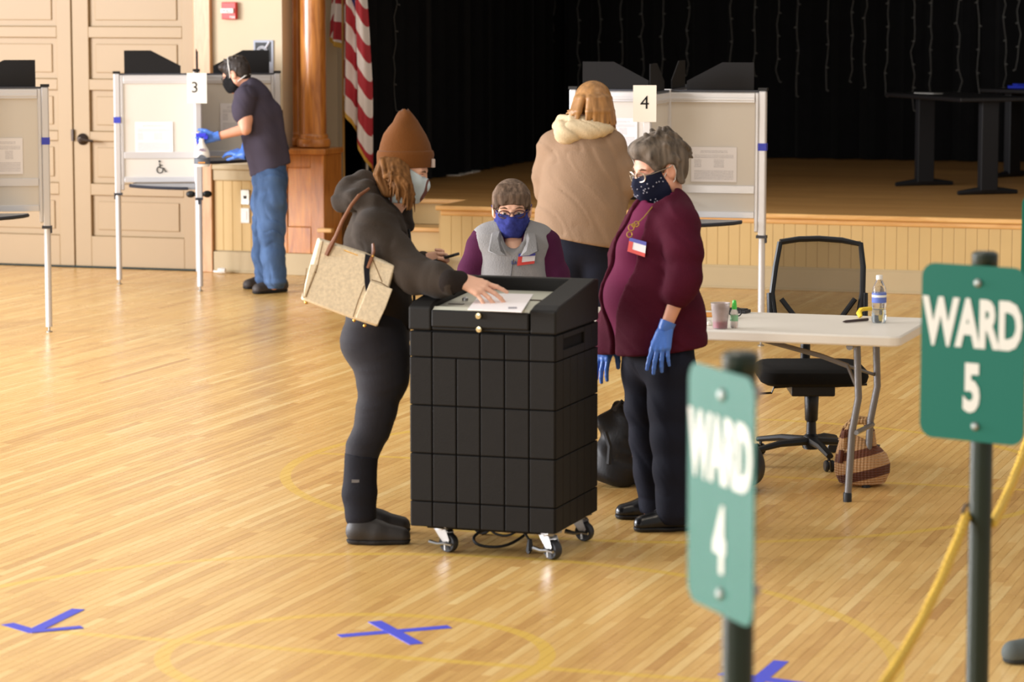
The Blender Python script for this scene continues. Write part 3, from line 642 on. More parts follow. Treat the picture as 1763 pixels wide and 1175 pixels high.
# side latch bracket
b = MB(); b.box2((X0 - .016, Y0 + .25, .30), (X0 - .002, Y0 + .275, .42)); b.tube([(X0 - .014, Y0 + .262, .30), (X0 - .02, Y0 + .262, .33), (X0 - .02, Y0 + .262, .39), (X0 - .014, Y0 + .262, .42)], .005, 8); o = obj('side_latch', b, m_chrome, box); o['label'] = 'small metal latch on the left side'
def caster(x, y, a, lever):
    Rz = Matrix.Rotation(a, 3, 'Z'); c = Vector((x, y, 0)); T = lambda p: c + Rz @ Vector(p)
    b = MB(); b.box((x, y, Z0 - .004), (.085, .075, .008), Rz); b.lathe([(.03, .088), (.03, .1)], 14, (x, y, 0)); 
    for s in (-1, 1):
        b.prism([(-.025, .092), (.03, .092), (.048, .05), (.04, .036), (.022, .036), (.0, .06)], T((0, .0205 * s, 0)), Rz @ Vector((1, 0, 0)), (0, 0, 1), Rz @ Vector((0, s, 0)), .003)
    b.prism([(-.02, .088), (.034, .088), (.04, .08), (-.02, .08)], T((0, -.0205, 0)), Rz @ Vector((1, 0, 0)), (0, 0, 1), Rz @ Vector((0, 1, 0)), .041)
    f = obj('caster', b, m_chrome, box, bevel=.001)
    w = MB(); WR = Rz @ RX; w.lathe([(.018, -.016), (.034, -.017), (.0375, -.011), (.0375, .011), (.034, .017), (.018, .016)], 24, T((.03, 0, .0378)), WR); obj('wheel', w, m_rub, f, smooth='auto')
    h = MB(); h.lathe([(0, -.027), (.009, -.027), (.009, .027), (0, .027)], 12, T((.03, 0, .0378)), WR)
    if lever: h.tube([T((.03, -.028, .0378)), T((.0, -.034, .034)), T((-.035, -.04, .04))], [.006, .008, .01], 8); h.tube([T((.03, -.028, .038)), T((.062, -.03, .036))], .006, 6); h.tube([T((.03, -.028, .038)), T((.034, -.03, .012))], .005, 6)
    obj('brake_lever' if lever else 'axle', h, m_chrome, f, smooth='auto')
caster(X0 + .10, Y0 + .085, math.radians(-15), True); caster(X1 - .055, Y0 + .075, math.radians(-28), True); caster(X1 - .055, Y1 - .075, math.radians(-12), True); caster(X0 + .10, Y1 - .075, math.radians(10), False)
# cables looping under it
b = MB(); cx, cy = X0 + .28, Y0 + .22
b.tube(curvy([(cx + .03, cy, Z0 - .01), (cx - .06, cy - .02, .07), (cx - .09, cy - .05, .04), (cx - .04, cy - .1, .02), (cx + .06, cy - .08, .02), (cx + .12, cy, .06), (cx + .13, cy + .03, Z0 - .014)]), .006, 7)
b.tube(curvy([(cx - .04, cy + .03, Z0 - .012), (cx - .03, cy + .01, .055), (cx + .05, cy, .045), (cx + .1, cy + .01, Z0 - .012)]), .005, 7)
b.box((cx - .03, cy, Z0 - .022), (.035, .03, .022))
obj('cable', b, m_black, box, smooth='auto')
b = MB(); b.tube([(X1 - .19, Y0 + .16, Z0 - .015), (X1 - .165, Y0 + .15, .07), (X1 - .15, Y0 + .15, .05)], .005, 7); b.tube([(X1 - .15, Y0 + .15, .055), (X1 - .15, Y0 + .15, .012), (X1 - .145, Y0 + .15, .008)], [.009, .016, .02], 8); obj('power_plug', b, m_black, box, smooth='auto')
# folded ballot under the voter's hand: leaves the plate edge by a few centimetres
def quad_sheet(name, pts, th, mat):
    me = MB(); P = [Vector(p) for p in pts]; n = (P[1] - P[0]).cross(P[3] - P[0]).normalized(); me.loft([P, [p + n * th for p in P]]); return obj(name, me, mat)
BZ = .972
bq = [onz(805, 534, BZ - .004), onz(898, 538.5, BZ - .004), onz(918, 508, BZ + .006), onz(828, 506, BZ + .006)]
ballot = tag(quad_sheet('ballot', bq, .003, M('ballot_paper', (250, 244, 244), .6)), 'folded white ballot pressed onto the black box by a hand', 'ballot')
q = [onz(875, 532, BZ + .0005), onz(890, 532, BZ + .0005), onz(890, 529, BZ + .001), onz(875, 529, BZ + .001)]; b = MB(); n3 = Vector((0, 0, .0006)); b.loft([[Vector(p) - n3 for p in q], [Vector(p) + n3 for p in q]]); obj('printed_line', b, M('faint_ink', (160, 156, 162), .7), ballot)

# ------------------------------------------------------------------ folding table and what lies on it
m_ttop = M('table_plastic', (238, 230, 216), .4, bump=(250, .1)); m_tleg = M('table_leg_grey', (118, 116, 116), .4, .5)
TX0, TX1, TY0, TY1, TZ = -4.15, -2.335, 12.13, 12.89, .74
tb = thing('folding_table', 'white plastic folding table with grey tube legs', 'table', ((TX0 + TX1) / 2, (TY0 + TY1) / 2, 0))
b = MB(); r = .045
def rrect(x0, x1, y0, y1, r, n=5):
    out = []
    for cx, cy, a in ((x1 - r, y1 - r, 0), (x0 + r, y1 - r, 90), (x0 + r, y0 + r, 180), (x1 - r, y0 + r, 270)):
        for k in range(n + 1): out.append((cx + r * math.cos(math.radians(a + 90 * k / n)), cy + r * math.sin(math.radians(a + 90 * k / n))))
    return out
b.prism(rrect(TX0, TX1, TY0, TY1, r), (0, 0, TZ - .045), (1, 0, 0), (0, 1, 0), (0, 0, 1), .045); obj('tabletop', b, m_ttop, tb, bevel=.008, smooth='auto')
for s, xl in ((1, TX1 - .22), (-1, TX0 + .22)):
    for yl, fy in ((TY0 + .20, TY0 + .22), (TY1 - .16, TY1 - .15)):
        b = MB(); b.tube([(xl, yl, TZ - .05), (xl + .01 * s, yl, .45), (xl - .02 * s, fy, .30), (xl - .035 * s, fy, .02)], .0155, 10); o = obj('leg', b, m_tleg, tb, smooth='auto')
        b = MB(); b.lathe([(0, 0), (.019, 0), (.019, .035), (.0165, .04)], 10, (xl - .036 * s, fy, 0)); obj('foot_cap', b, m_black, o, smooth='auto')
    b = MB(); b.tube([(xl, TY0 + .21, .30), (xl - .01 * s, TY1 - .155, .28)], .011, 8); obj('cross_bar', b, m_tleg, tb, smooth='auto')
    b = MB(); b.tube([(xl, TY0 + .05, TZ - .055), (xl, TY1 - .05, TZ - .055)], .015, 8); obj('hinge_bar', b, m_tleg, tb, smooth='auto')
    ym = (TY0 + TY1) / 2 + .02
    b = MB(); b.tube([(xl - .55 * s, ym, TZ - .06), (xl - .2 * s, ym, .60), (xl - .08 * s, ym, .56)], .011, 8); b.tube([(xl - .08 * s, ym, .56), (xl, TY0 + .20, .50)], .008, 6); b.tube([(xl - .08 * s, ym, .56), (xl, TY1 - .16, .50)], .008, 6); obj('brace', b, m_tleg, tb, smooth='auto')
def on_table(px, py): return onz(px, py, TZ)
m_clear = M('clear_plastic', (236, 240, 242), .06, trans=.92, ior=1.33); m_frost = M('frosted_plastic', (232, 222, 220), .3, trans=.8, ior=1.4)
p = on_table(1513, 556); t = thing('water_bottle', 'clear water bottle with a white cap and blue label on the table', 'bottle', p)
b = MB(); b.lathe([(0, .001), (.027, .001), (.031, .008), (.031, .05), (.029, .06), (.031, .07), (.031, .125), (.028, .15), (.016, .178), (.0125, .186), (.0125, .192), (0, .192)], 20, p); obj('body', b, m_clear, t, smooth='auto')
b = MB(); b.lathe([(.0315, .088), (.0318, .09), (.0318, .128), (.0315, .13)], 20, p); obj('wrapper', b, M('bottle_label', (96, 116, 190), .5), t, smooth='auto')
b = MB(); b.lathe([(.0322, .112), (.0322, .122)], 20, p); obj('wrapper_band', b, m_white, t, smooth='auto')
b = MB(); b.lathe([(0, .188), (.0145, .188), (.0145, .206), (0, .208)], 16, p); obj('cap', b, m_white, t, smooth='auto')
b = MB(); b.lathe([(0, .003), (.0265, .003), (.0285, .01), (.0285, .058), (0, .0585)], 18, p); obj('water', b, M('water', (235, 242, 245), .02, trans=1., ior=1.33), t, smooth='auto')
p = on_table(1240, 566); t = thing('plastic_cup', 'translucent plastic cup with a little pink drink beside a green capped bottle', 'cup', p)
b = MB(); b.lathe([(0, .001), (.03, .001), (.031, .02), (.041, .108), (.043, .11), (.040, .108), (.029, .022), (0, .02)], 22, p); obj('cup_wall', b, m_frost, t, smooth='auto')
b = MB(); b.lathe([(0, .004), (.0285, .004), (.0305, .03), (0, .0305)], 18, p); obj('drink', b, M('pink_drink', (190, 62, 100), .2), t, smooth='auto')
p = on_table(1264, 565); t = thing('sanitizer_bottle', 'small clear spray bottle with a bright green cap on the table', 'bottle', p)
b = MB(); b.lathe([(0, .001), (.015, .001), (.0165, .006), (.0165, .068), (.010, .08), (0, .081)], 16, p); obj('body', b, m_frost, t, smooth='auto')
b = MB(); b.lathe([(.0168, .03), (.0168, .055)], 16, p); obj('wrapper', b, M('green_print', (150, 205, 160), .5), t, smooth='auto')
b = MB(); b.lathe([(0, .08), (.011, .08), (.0105, .095), (.0075, .118), (0, .12)], 14, p); obj('cap', b, M('green_cap', (84, 214, 84), .35), t, smooth='auto')
p = on_table(1212, 546); b = MB(); b.box((p[0] - .03, p[1] + .06, TZ + .003), (.22, .16, .004), Matrix.Rotation(.3, 3, 'Z')); tag(obj('envelope', b, M('orange_paper', (226, 150, 60), .6)), 'orange envelope on the table behind the plastic cup', 'envelope')
p = on_table(1276, 534); b = MB(); RZ = Matrix.Rotation(-.15, 3, 'Z'); b.box((p[0] - .0, 12.84, TZ + .008), (.13, .06, .014), RZ); b.box((p[0] + .0, 12.84, TZ + .017), (.11, .045, .005), RZ); tag(obj('tablet', b, m_black, bevel=.005), 'flat black device at the back edge of the table', 'device')
p = on_table(1255, 552); b = MB()
for s in (-1, 1): b.tube([(p[0] + .012 * s + .016 * math.cos(a), p[1] + .11, TZ + .026 + .018 * math.sin(a)) for a in [k * math.pi / 6 for k in range(13)]], .003, 6)
b.tube([(p[0] - .012, p[1] + .11, TZ + .008), (p[0], p[1] + .04, TZ + .004), (p[0] + .01, p[1] - .01, TZ + .003)], .0035, 6)
tag(obj('scissors', b, m_black, smooth='auto'), 'black handled scissors behind the cup and green bottle', 'scissors')
p = on_table(1214, 560); b = MB(); b.ball((p[0], p[1], TZ + .014), (.03, .02, .0135), 9, 6); b.ball((p[0] + .02, p[1] - .015, TZ + .0095), (.018, .014, .009), 8, 5); tag(obj('tissue', b, m_sheet), 'crumpled white tissue on the table beside the maroon cardigan', 'tissue')
p0, p1 = on_table(1451, 557), on_table(1494, 553); b = MB(); d = Vector(p1) - Vector(p0); b.tube([Vector(p0) + Vector((0, 0, .007)), Vector(p0) + d * .12 + Vector((0, 0, .007)), Vector(p1) + Vector((0, 0, .007))], [.002, .006, .0065], 8)
tag(obj('pen', b, M('brown_pen', (66, 48, 44), .4), smooth='auto'), 'dark pen lying on the table in front of the yellow strap', 'pen')
p = on_table(1487, 548); b = MB(); R_ = Matrix.Rotation(.5, 3, 'Z'); b.tube([Vector(p) + R_ @ Vector(q) for q in ((-.02, -.02, .008), (-.022, .0, .025), (-.005, .02, .036), (.03, .03, .038), (.07, .03, .036), (.085, .03, .03))], [.010, .014, .016, .016, .016, .012], 8, squash=((0, 1, 0), .55)); tag(obj('lanyard', b, M('yellow_web', (226, 190, 40), .6), smooth='auto'), 'yellow strap bundle beside the water bottle', 'strap')

# ------------------------------------------------------------------ mesh office chair behind the table
m_mesh = M('chair_mesh', (92, 76, 56), .8, alpha=.72, bump=(500, .3)); m_cfab = M('chair_fabric', (24, 23, 22), .9, bump=(300, .3)); m_cpl = M('chair_plastic', (20, 21, 24), .4)
cc = onz(1396, 795); CD = depth(cc); ch = thing('office_chair', 'black office chair with a see-through mesh back behind the table', 'chair', cc)
def cp(px, py, dd=0.): return Vector(atd(px, py, CD + dd))
outer = [cp(1338, 411, .26), cp(1410, 407, .28), cp(1486, 416, .26), cp(1490, 470, .25), cp(1492, 545, .22), cp(1488, 572, .2), cp(1330, 566, .2), cp(1318, 545, .22), cp(1327, 470, .25)]
b = MB(); path = [cp(1343, 417, .26), cp(1375, 412, .275), cp(1410, 411, .28), cp(1450, 414, .275), cp(1482, 421, .26), cp(1486, 460, .25), cp(1485, 505, .235), cp(1478, 545, .22), cp(1440, 575, .2), cp(1405, 580, .2), cp(1370, 575, .2), cp(1334, 545, .22), cp(1329, 505, .235), cp(1335, 460, .25), cp(1343, 417, .26)]
b.tube(path, .014, 8); b.tube([cp(1325, 505, .235), cp(1326, 550, .22), cp(1345, 580, .2)], .015, 8); b.tube([cp(1489, 505, .235), cp(1489, 550, .22), cp(1470, 580, .2)], .015, 8)
b.tube([cp(1345, 515, .225), cp(1368, 545, .22), cp(1390, 572, .2)], .013, 8); b.tube([cp(1472, 515, .225), cp(1450, 545, .22), cp(1425, 572, .2)], .013, 8); b.tube([cp(1345, 580, .2), cp(1470, 582, .2)], .018, 8)
obj('back_frame', b, m_cpl, ch, smooth='auto')
b = MB(); n = 12; g0 = []
for i in range(n):
    f = i / (n - 1); pts = []
    py = 415 + 158 * f; l = np.interp(py, [415, 505, 545, 573], [1344, 1330, 1336, 1370]); r = np.interp(py, [415, 460, 545, 573], [1482, 1486, 1477, 1440]); dd = np.interp(py, [415, 545, 573], [.262, .222, .2])
    for k in range(10):
        s = k / 9; pts.append(cp(l + (r - l) * s, py, dd + .03 * math.sin(math.pi * s)))
    g0.append(pts)
b.loft(g0, False, False); o = obj('mesh_back', b, m_mesh, ch, smooth=True); o['label'] = 'see-through brown mesh'; 
st = MB(); sc_ = cp(1396, 640, -.02); R2 = Matrix.Rotation(YAW, 3, 'Z')
rows = []
for z, k in ((-.045, .86), (-.03, .97), (-.005, 1.), (.02, .98), (.035, .9)):
    rows.append([sc_ + R2 @ Vector((x, y, z)) for x, y in [(q[0] * k, q[1] * k) for q in rrect(-.25, .25, -.24, .24, .09)]])
st.loft(rows); obj('seat', st, m_cfab, ch, smooth='auto')
b = MB(); b.box(sc_ + Vector((0, 0, -.075)), (.2, .26, .05), R2); b.tube([sc_ + R2 @ Vector((0, .12, -.08)), sc_ + R2 @ Vector((0, .27, -.06)), sc_ + R2 @ Vector((0, .27, .10))], .025, 8); obj('mechanism', b, m_cpl, ch, bevel=.01)
b = MB(); q = sc_ + Vector((0, 0, -.07)); b.tube([q + R2 @ Vector((-.1, 0, 0)), q + R2 @ Vector((-.17, 0, -.005)), q + R2 @ Vector((-.18, 0, -.03)), q + R2 @ Vector((-.235, 0, -.033))], .0055, 6); b.tube([q + R2 @ Vector((.1, 0, .0)), q + R2 @ Vector((.26, 0, .01))], .006, 6); obj('lever', b, m_cpl, ch, smooth='auto')
b = MB(); c0 = Vector(cc); top = sc_.z - .09; b.lathe([(.0, .06), (.035, .06), (.035, .12), (.024, .13), (.022, top - .14), (.03, top - .13), (.034, top - .02), (.026, top)], 16, (c0.x, c0.y, 0)); obj('gas_column', b, m_cpl, ch, smooth='auto')
base = MB(); base.lathe([(0, .065), (.04, .065), (.045, .10), (.03, .125), (0, .126)], 16, (c0.x, c0.y, 0)); ob_ = obj('base_hub', base, m_cpl, ch, smooth='auto')
for k in range(5):
    a = YAW + math.radians(-80 + 72 * k); d = Vector((math.cos(a), math.sin(a), 0))
    b = MB(); b.tube([c0 + d * .03 + Vector((0, 0, .098)), c0 + d * .17 + Vector((0, 0, .095)), c0 + d * .315 + Vector((0, 0, .072))], [.027, .022, .017], 8, squash=((0, 0, 1), .75)); b.tube([c0 + d * .3 + Vector((0, 0, .075)), c0 + d * .3 + Vector((0, 0, .05))], .008, 6); o = obj('base_arm', b, m_cpl, ch, smooth='auto')
    w = MB(); e = c0 + d * .305; Rw = Matrix.Rotation(a + .9 * k, 3, 'Z') @ RX
    for s in (-.013, .013): w.lathe([(0, s - .009), (.022, s - .009), (.0265, s - .004), (.0265, s + .004), (.022, s + .009), (0, s + .009)], 16, (e.x, e.y, .0268), Rw)
    obj('caster', w, m_cpl, o, smooth='auto')

# ------------------------------------------------------------------ distance-field sculpting: smooth unions meshed with surface nets
class SD:
    """field on a grid of cell h over lo..hi; every primitive only touches the cells around it"""
    def __init__(s, lo, hi, h):
        s.lo = np.array(lo, float); s.h = h; s.n = np.maximum(4, np.ceil((np.array(hi, float) - s.lo) / h).astype(int) + 1)
        s.g = np.full(tuple(s.n), 1.0, np.float32)
    def sub(s, lo, hi):
        a = np.clip(np.floor((np.array(lo) - s.lo) / s.h).astype(int), 0, s.n); b = np.clip(np.ceil((np.array(hi) - s.lo) / s.h).astype(int) + 1, 0, s.n)
        if (b <= a).any(): return None, None
        ax = [(s.lo[i] + s.h * np.arange(a[i], b[i])).astype(np.float32) for i in range(3)]
        return tuple(slice(a[i], b[i]) for i in range(3)), np.meshgrid(*ax, indexing='ij', copy=False)
    def blend(s, sl, d, k, mode='u'):
        g = s.g[sl]
        if mode == 'u':
            if k > 0: hh = np.maximum(k - np.abs(g - d), 0) / k; r = np.minimum(g, d) - hh * hh * k * .25
            else: r = np.minimum(g, d)
        else:
            d = -d
            if k > 0: hh = np.maximum(k - np.abs(g - d), 0) / k; r = np.maximum(g, d) + hh * hh * k * .25
            else: r = np.maximum(g, d)
        s.g[sl] = r
    def cap(s, a, b, ra, rb=None, k=.03, flat=None, mode='u'):
        """tapered capsule; flat = (axis, factor) makes its section an ellipse"""
        rb = ra if rb is None else rb; a = np.array(a, float); b = np.array(b, float); m = max(ra, rb) + k + 2.5 * s.h
        if flat is not None: m = max(m, max(ra, rb) * max(1, flat[1]) + k + 2.5 * s.h)
        sl, P = s.sub(np.minimum(a, b) - m, np.maximum(a, b) + m)
        if sl is None: return s
        ab = b - a; L2 = max(1e-9, ab @ ab); v = [P[i] - a[i] for i in range(3)]
        t = np.clip((v[0] * ab[0] + v[1] * ab[1] + v[2] * ab[2]) / L2, 0, 1)
        w = [v[i] - t * ab[i] for i in range(3)]; q = w[0] ** 2 + w[1] ** 2 + w[2] ** 2
        sc = 1.
        if flat is not None:
            ax = np.array(flat[0], float); ax /= np.linalg.norm(ax); c = w[0] * ax[0] + w[1] * ax[1] + w[2] * ax[2]
            q = q + c * c * (1 / flat[1] ** 2 - 1); sc = min(1., .5 + .5 * flat[1])
        s.blend(sl, (np.sqrt(q) - (ra + (rb - ra) * t)) * sc, k, mode); return s
    def chain(s, pts, k=.03, flat=None, mode='u'):
        """pts: list of (point, radius)"""
        for i in range(len(pts) - 1): s.cap(pts[i][0], pts[i + 1][0], pts[i][1], pts[i + 1][1], k, flat, mode)
        return s
    def ell(s, c, r, k=.02, R=None, mode='u'):
        c = np.array(c, float); r = np.array(r, float); m = r.max() + k + 2.5 * s.h; sl, P = s.sub(c - m, c + m)
        if sl is None: return s
        v = [P[i] - c[i] for i in range(3)]
        if R is not None: v = [v[0] * R[0][i] + v[1] * R[1][i] + v[2] * R[2][i] for i in range(3)]
        q = np.sqrt((v[0] / r[0]) ** 2 + (v[1] / r[1]) ** 2 + (v[2] / r[2]) ** 2); q2 = np.sqrt((v[0] / r[0] ** 2) ** 2 + (v[1] / r[1] ** 2) ** 2 + (v[2] / r[2] ** 2) ** 2)
        s.blend(sl, q * (q - 1) / np.maximum(q2, 1e-4), k, mode); return s
    def all(s):
        return s.sub(s.lo, s.lo + s.h * (s.n - 1))
    def plane(s, p, n, k=0.):
        """keep the side the normal points away from"""
        sl, P = s.all(); n = np.array(n, float); n /= np.linalg.norm(n); d = (P[0] - p[0]) * n[0] + (P[1] - p[1]) * n[1] + (P[2] - p[2]) * n[2]
        s.blend(sl, -d, k, 'c'); return s
    def warp(s, f):
        """add a displacement field f(x, y, z) near the surface"""
        sl, P = s.all(); near = np.abs(s.g) < .06; out = s.g; out[near] += f(*[np.broadcast_to(q, s.g.shape)[near] for q in P]).astype(np.float32); return s
    def nets(s):
        g = s.g; S_ = g < 0; c = np.zeros(tuple(s.n - 1), np.int8)
        nx, ny, nz = c.shape
        off = [(i, j, k) for i in (0, 1) for j in (0, 1) for k in (0, 1)]
        for i, j, k in off: c += S_[i:i + nx, j:j + ny, k:k + nz]
        act = (c > 0) & (c < 8); I = np.argwhere(act); idx = np.full(c.shape, -1, np.int32); idx[act] = np.arange(len(I))
        acc = np.zeros((len(I), 3)); cnt = np.zeros(len(I))
        for a in off:
            for ax in range(3):
                if a[ax]: continue
                b = list(a); b[ax] = 1; va = g[I[:, 0] + a[0], I[:, 1] + a[1], I[:, 2] + a[2]]; vb = g[I[:, 0] + b[0], I[:, 1] + b[1], I[:, 2] + b[2]]
                m = (va < 0) != (vb < 0); t = np.where(m, va / np.where(m, va - vb, 1), 0)
                p = np.tile(np.array(a, float), (len(I), 1)); p[:, ax] += t; acc[m] += p[m]; cnt[m] += 1
        V = (I + acc / np.maximum(cnt, 1)[:, None]) * s.h + s.lo; Q = []
        for ax in range(3):
            o1, o2 = (ax + 1) % 3, (ax + 2) % 3
            A = [slice(0, -1)] * 3; B = [slice(0, -1)] * 3; B[ax] = slice(1, None)
            for sl in (A, B): sl[o1] = slice(1, -1); sl[o2] = slice(1, -1)
            sa, sb = S_[tuple(A)], S_[tuple(B)]
            for flip, m in ((False, sa & ~sb), (True, ~sa & sb)):
                E = np.argwhere(m)
                if not len(E): continue
                E[:, o1] += 1; E[:, o2] += 1
                def cell(d1, d2):
                    q = E.copy(); q[:, o1] += d1; q[:, o2] += d2; return idx[q[:, 0], q[:, 1], q[:, 2]]
                q = np.stack([cell(-1, -1), cell(0, -1), cell(0, 0), cell(-1, 0)], 1); Q.append(q[:, ::-1] if flip else q)
        Q = np.concatenate(Q) if Q else np.zeros((0, 4), int); Q = Q[(Q >= 0).all(1)]
        return V, Q
def bounds(ps, m):
    A = np.array(ps); return A.min(0) - m, A.max(0) + m
def join(parts):
    V = []; Q = []; n = 0
    for v, q in parts:
        V.append(v); Q.append(q + n); n += len(v)
    return np.concatenate(V), np.concatenate(Q)
def sobj(name, VQ, mat, parent=None, off=None):
    V, Q = VQ
    if parent is not None:
        p = parent; o = np.zeros(3)
        while p is not None: o += np.array(p.location); p = p.parent
        V = V - o
    return link(name, mesh_np(name, V, Q), mat, parent)

# ------------------------------------------------------------------ bags on the floor
m_bag = M('bag_black', (24, 24, 27), .55, bump=(90, .3))
def P_(D): return lambda px, py, dd=0.: atd(px, py, D + dd)
bp = onz(1075, 834); BD = depth(bp); B_ = P_(BD)
t = thing('backpack', 'slumped black backpack on the floor behind the grey-haired woman', 'bag', bp)
lo, hi = bounds([B_(1030, 838), B_(1150, 690)], .22); s = SD(lo, hi, .008)
s.cap(B_(1066, 790), B_(1075, 745), .105, .09, .03).cap(B_(1045, 800), B_(1100, 806), .085, .075, .04).ell(B_(1062, 810, -.06), (.11, .07, .075), .03).cap(B_(1050, 725), B_(1100, 730), .055, .045, .04).cap(B_(1066, 700), B_(1090, 722), .02, .03, .03).cap(B_(1115, 745, .1), B_(1118, 805, .1), .07, .08, .04)
s.warp(lambda x, y, z: .006 * np.sin(38 * x + 20 * z + 3 * np.sin(11 * y)) + .004 * np.sin(60 * z + 25 * x)).plane((0, 0, .004), (0, 0, -1))
sobj('body', s.nets(), m_bag, t)
b = MB(); b.tube([B_(1058, 705, -.1), B_(1070, 692, -.04), B_(1088, 708, -.08)], .011, 6); obj('carry_loop', b, M('strap_black', (30, 30, 32), .6), t, smooth='auto')
b = MB(); b.tube([B_(1042, 745, -.13), B_(1050, 770, -.16), B_(1048, 800, -.17)], .012, 6); obj('strap', b, M('strap_black', (30, 30, 32), .6), t, smooth='auto')
b = MB(); b.box(B_(1092, 785, -.14), (.02, .008, .012)); o = obj('buckle', b, M('buckle_tan', (120, 104, 88), .4), t)
bp = onz(1290, 846); BD2 = depth(bp); B2_ = P_(BD2)
t = thing('duffel_bag', 'rounded black bag on the floor behind the WARD 4 sign', 'bag', bp)
lo, hi = bounds([B2_(1190, 842), B2_(1315, 730)], .2); s = SD(lo, hi, .009)
s.cap(B2_(1225, 790, .05), B2_(1272, 800, .05), .13, .115, .03).ell(B2_(1248, 815, -.03), (.15, .1, .08), .04)
s.warp(lambda x, y, z: .005 * np.sin(34 * x + 18 * z + 3 * np.sin(9 * y))).plane((0, 0, .004), (0, 0, -1))
sobj('body', s.nets(), m_bag, t)
b = MB(); b.tube([B2_(1190, 780, -.1), B2_(1193, 730, .0), B2_(1200, 722, .05), B2_(1230, 720, .08), B2_(1262, 745, .05)], .012, 6); obj('handle', b, MATS['strap_black'], t, smooth='auto')
# striped woven basket bag
def basket_mat():
    m = bpy.data.materials.new('basket_weave'); m.use_nodes = True; nt = m.node_tree; N = nt.nodes; L = nt.links; b = N['Principled BSDF']
    tc = N.new('ShaderNodeTexCoord'); sp = N.new('ShaderNodeSeparateXYZ'); L.new(tc.outputs['Object'], sp.inputs[0])
    mz = N.new('ShaderNodeMath'); mz.operation = 'MULTIPLY_ADD'; L.new(sp.outputs[0], mz.inputs[0]); mz.inputs[1].default_value = -.25; L.new(sp.outputs[2], mz.inputs[2])
    mr = N.new('ShaderNodeMapRange'); mr.inputs['From Max'].default_value = .30; L.new(mz.outputs[0], mr.inputs['Value'])
    r = N.new('ShaderNodeValToRGB'); r.color_ramp.interpolation = 'CONSTANT'; e = r.color_ramp.elements
    cols = [(0, (196, 150, 104)), (.10, (96, 52, 34)), (.24, (200, 156, 110)), (.44, (110, 62, 40)), (.56, (196, 154, 108)), (.78, (104, 58, 38)), (.9, (190, 150, 100))]
    e[0].position, e[0].color = 0, lin(cols[0][1]); e[1].position, e[1].color = cols[1][0], lin(cols[1][1])
    for p, c in cols[2:]: q = e.new(p); q.color = lin(c)
    L.new(mr.outputs[0], r.inputs['Fac']); L.new(r.outputs[0], b.inputs['Base Color']); b.inputs['Roughness'].default_value = .7
    w = N.new('ShaderNodeTexWave'); w.bands_direction = 'Z'; w.inputs['Scale'].default_value = 28; w.inputs['Distortion'].default_value = 2; L.new(tc.outputs['Object'], w.inputs[0]); w2 = N.new('ShaderNodeTexWave'); w2.inputs['Scale'].default_value = 22; L.new(tc.outputs['Object'], w2.inputs[0])
    a = N.new('ShaderNodeMath'); a.operation = 'ADD'; L.new(w.outputs['Fac'], a.inputs[0]); L.new(w2.outputs['Fac'], a.inputs[1]); u = N.new('ShaderNodeBump'); u.inputs['Distance'].default_value = .004; L.new(a.outputs[0], u.inputs['Height']); L.new(u.outputs[0], b.inputs['Normal'])
    return m
m_bask = basket_mat(); kp = onz(1484, 836); KD = depth(kp); kb = Vector(kp)
t = thing('basket_bag', 'striped brown and tan woven basket bag under the table end', 'bag', kp)
R2 = Matrix.Rotation(YAW, 3, 'Z'); b = MB(); rows = []
def bring(r, z, q=.78, tilt=0., ox=0., n=32):
    return [kb + R2 @ Vector((r * math.cos(2 * math.pi * k / n) + ox, r * q * math.sin(2 * math.pi * k / n), z + tilt * math.cos(2 * math.pi * k / n) + .25 * tilt * math.sin(2 * math.pi * k / n))) for k in range(n)]
for r, z, tl, ox in ((.07, .006, 0, 0), (.102, .015, 0, 0), (.122, .06, 0, 0), (.123, .10, 0, 0), (.112, .145, -.005, -.004), (.092, .185, -.018, -.01), (.074, .212, -.03, -.014), (.064, .214, -.03, -.014), (.08, .175, -.02, -.01), (.095, .13, 0, 0), (.08, .05, 0, 0)):
    rows.append(bring(r, z, .78, tl, ox))
b.loft(rows); obj('body', b, m_bask, t, smooth='auto')
b = MB(); H_ = lambda x, y, z: kb + R2 @ Vector((x, y, z)); b.tube([H_(-.09, -.05, .17), H_(-.085, -.05, .235), H_(-.05, -.045, .285), H_(0, -.04, .29), H_(.035, -.045, .25), H_(.045, -.05, .175)], .013, 8); obj('handle', b, m_bask, t, smooth='auto')
b = MB(); b.tube([H_(-.09, .05, .19), H_(-.07, .05, .25), H_(-.03, .045, .295), H_(.02, .045, .29), H_(.05, .045, .2)], .013, 8); obj('handle', b, m_bask, t, smooth='auto')
b = MB(); b.tube([H_(-.105, -.062, .11), H_(-.1, -.066, .165)], .012, 8); o = obj('handle_patch', b, M('patch_brown', (84, 40, 28), .4), t, smooth='auto'); o['label'] = 'glossy dark brown handle end'

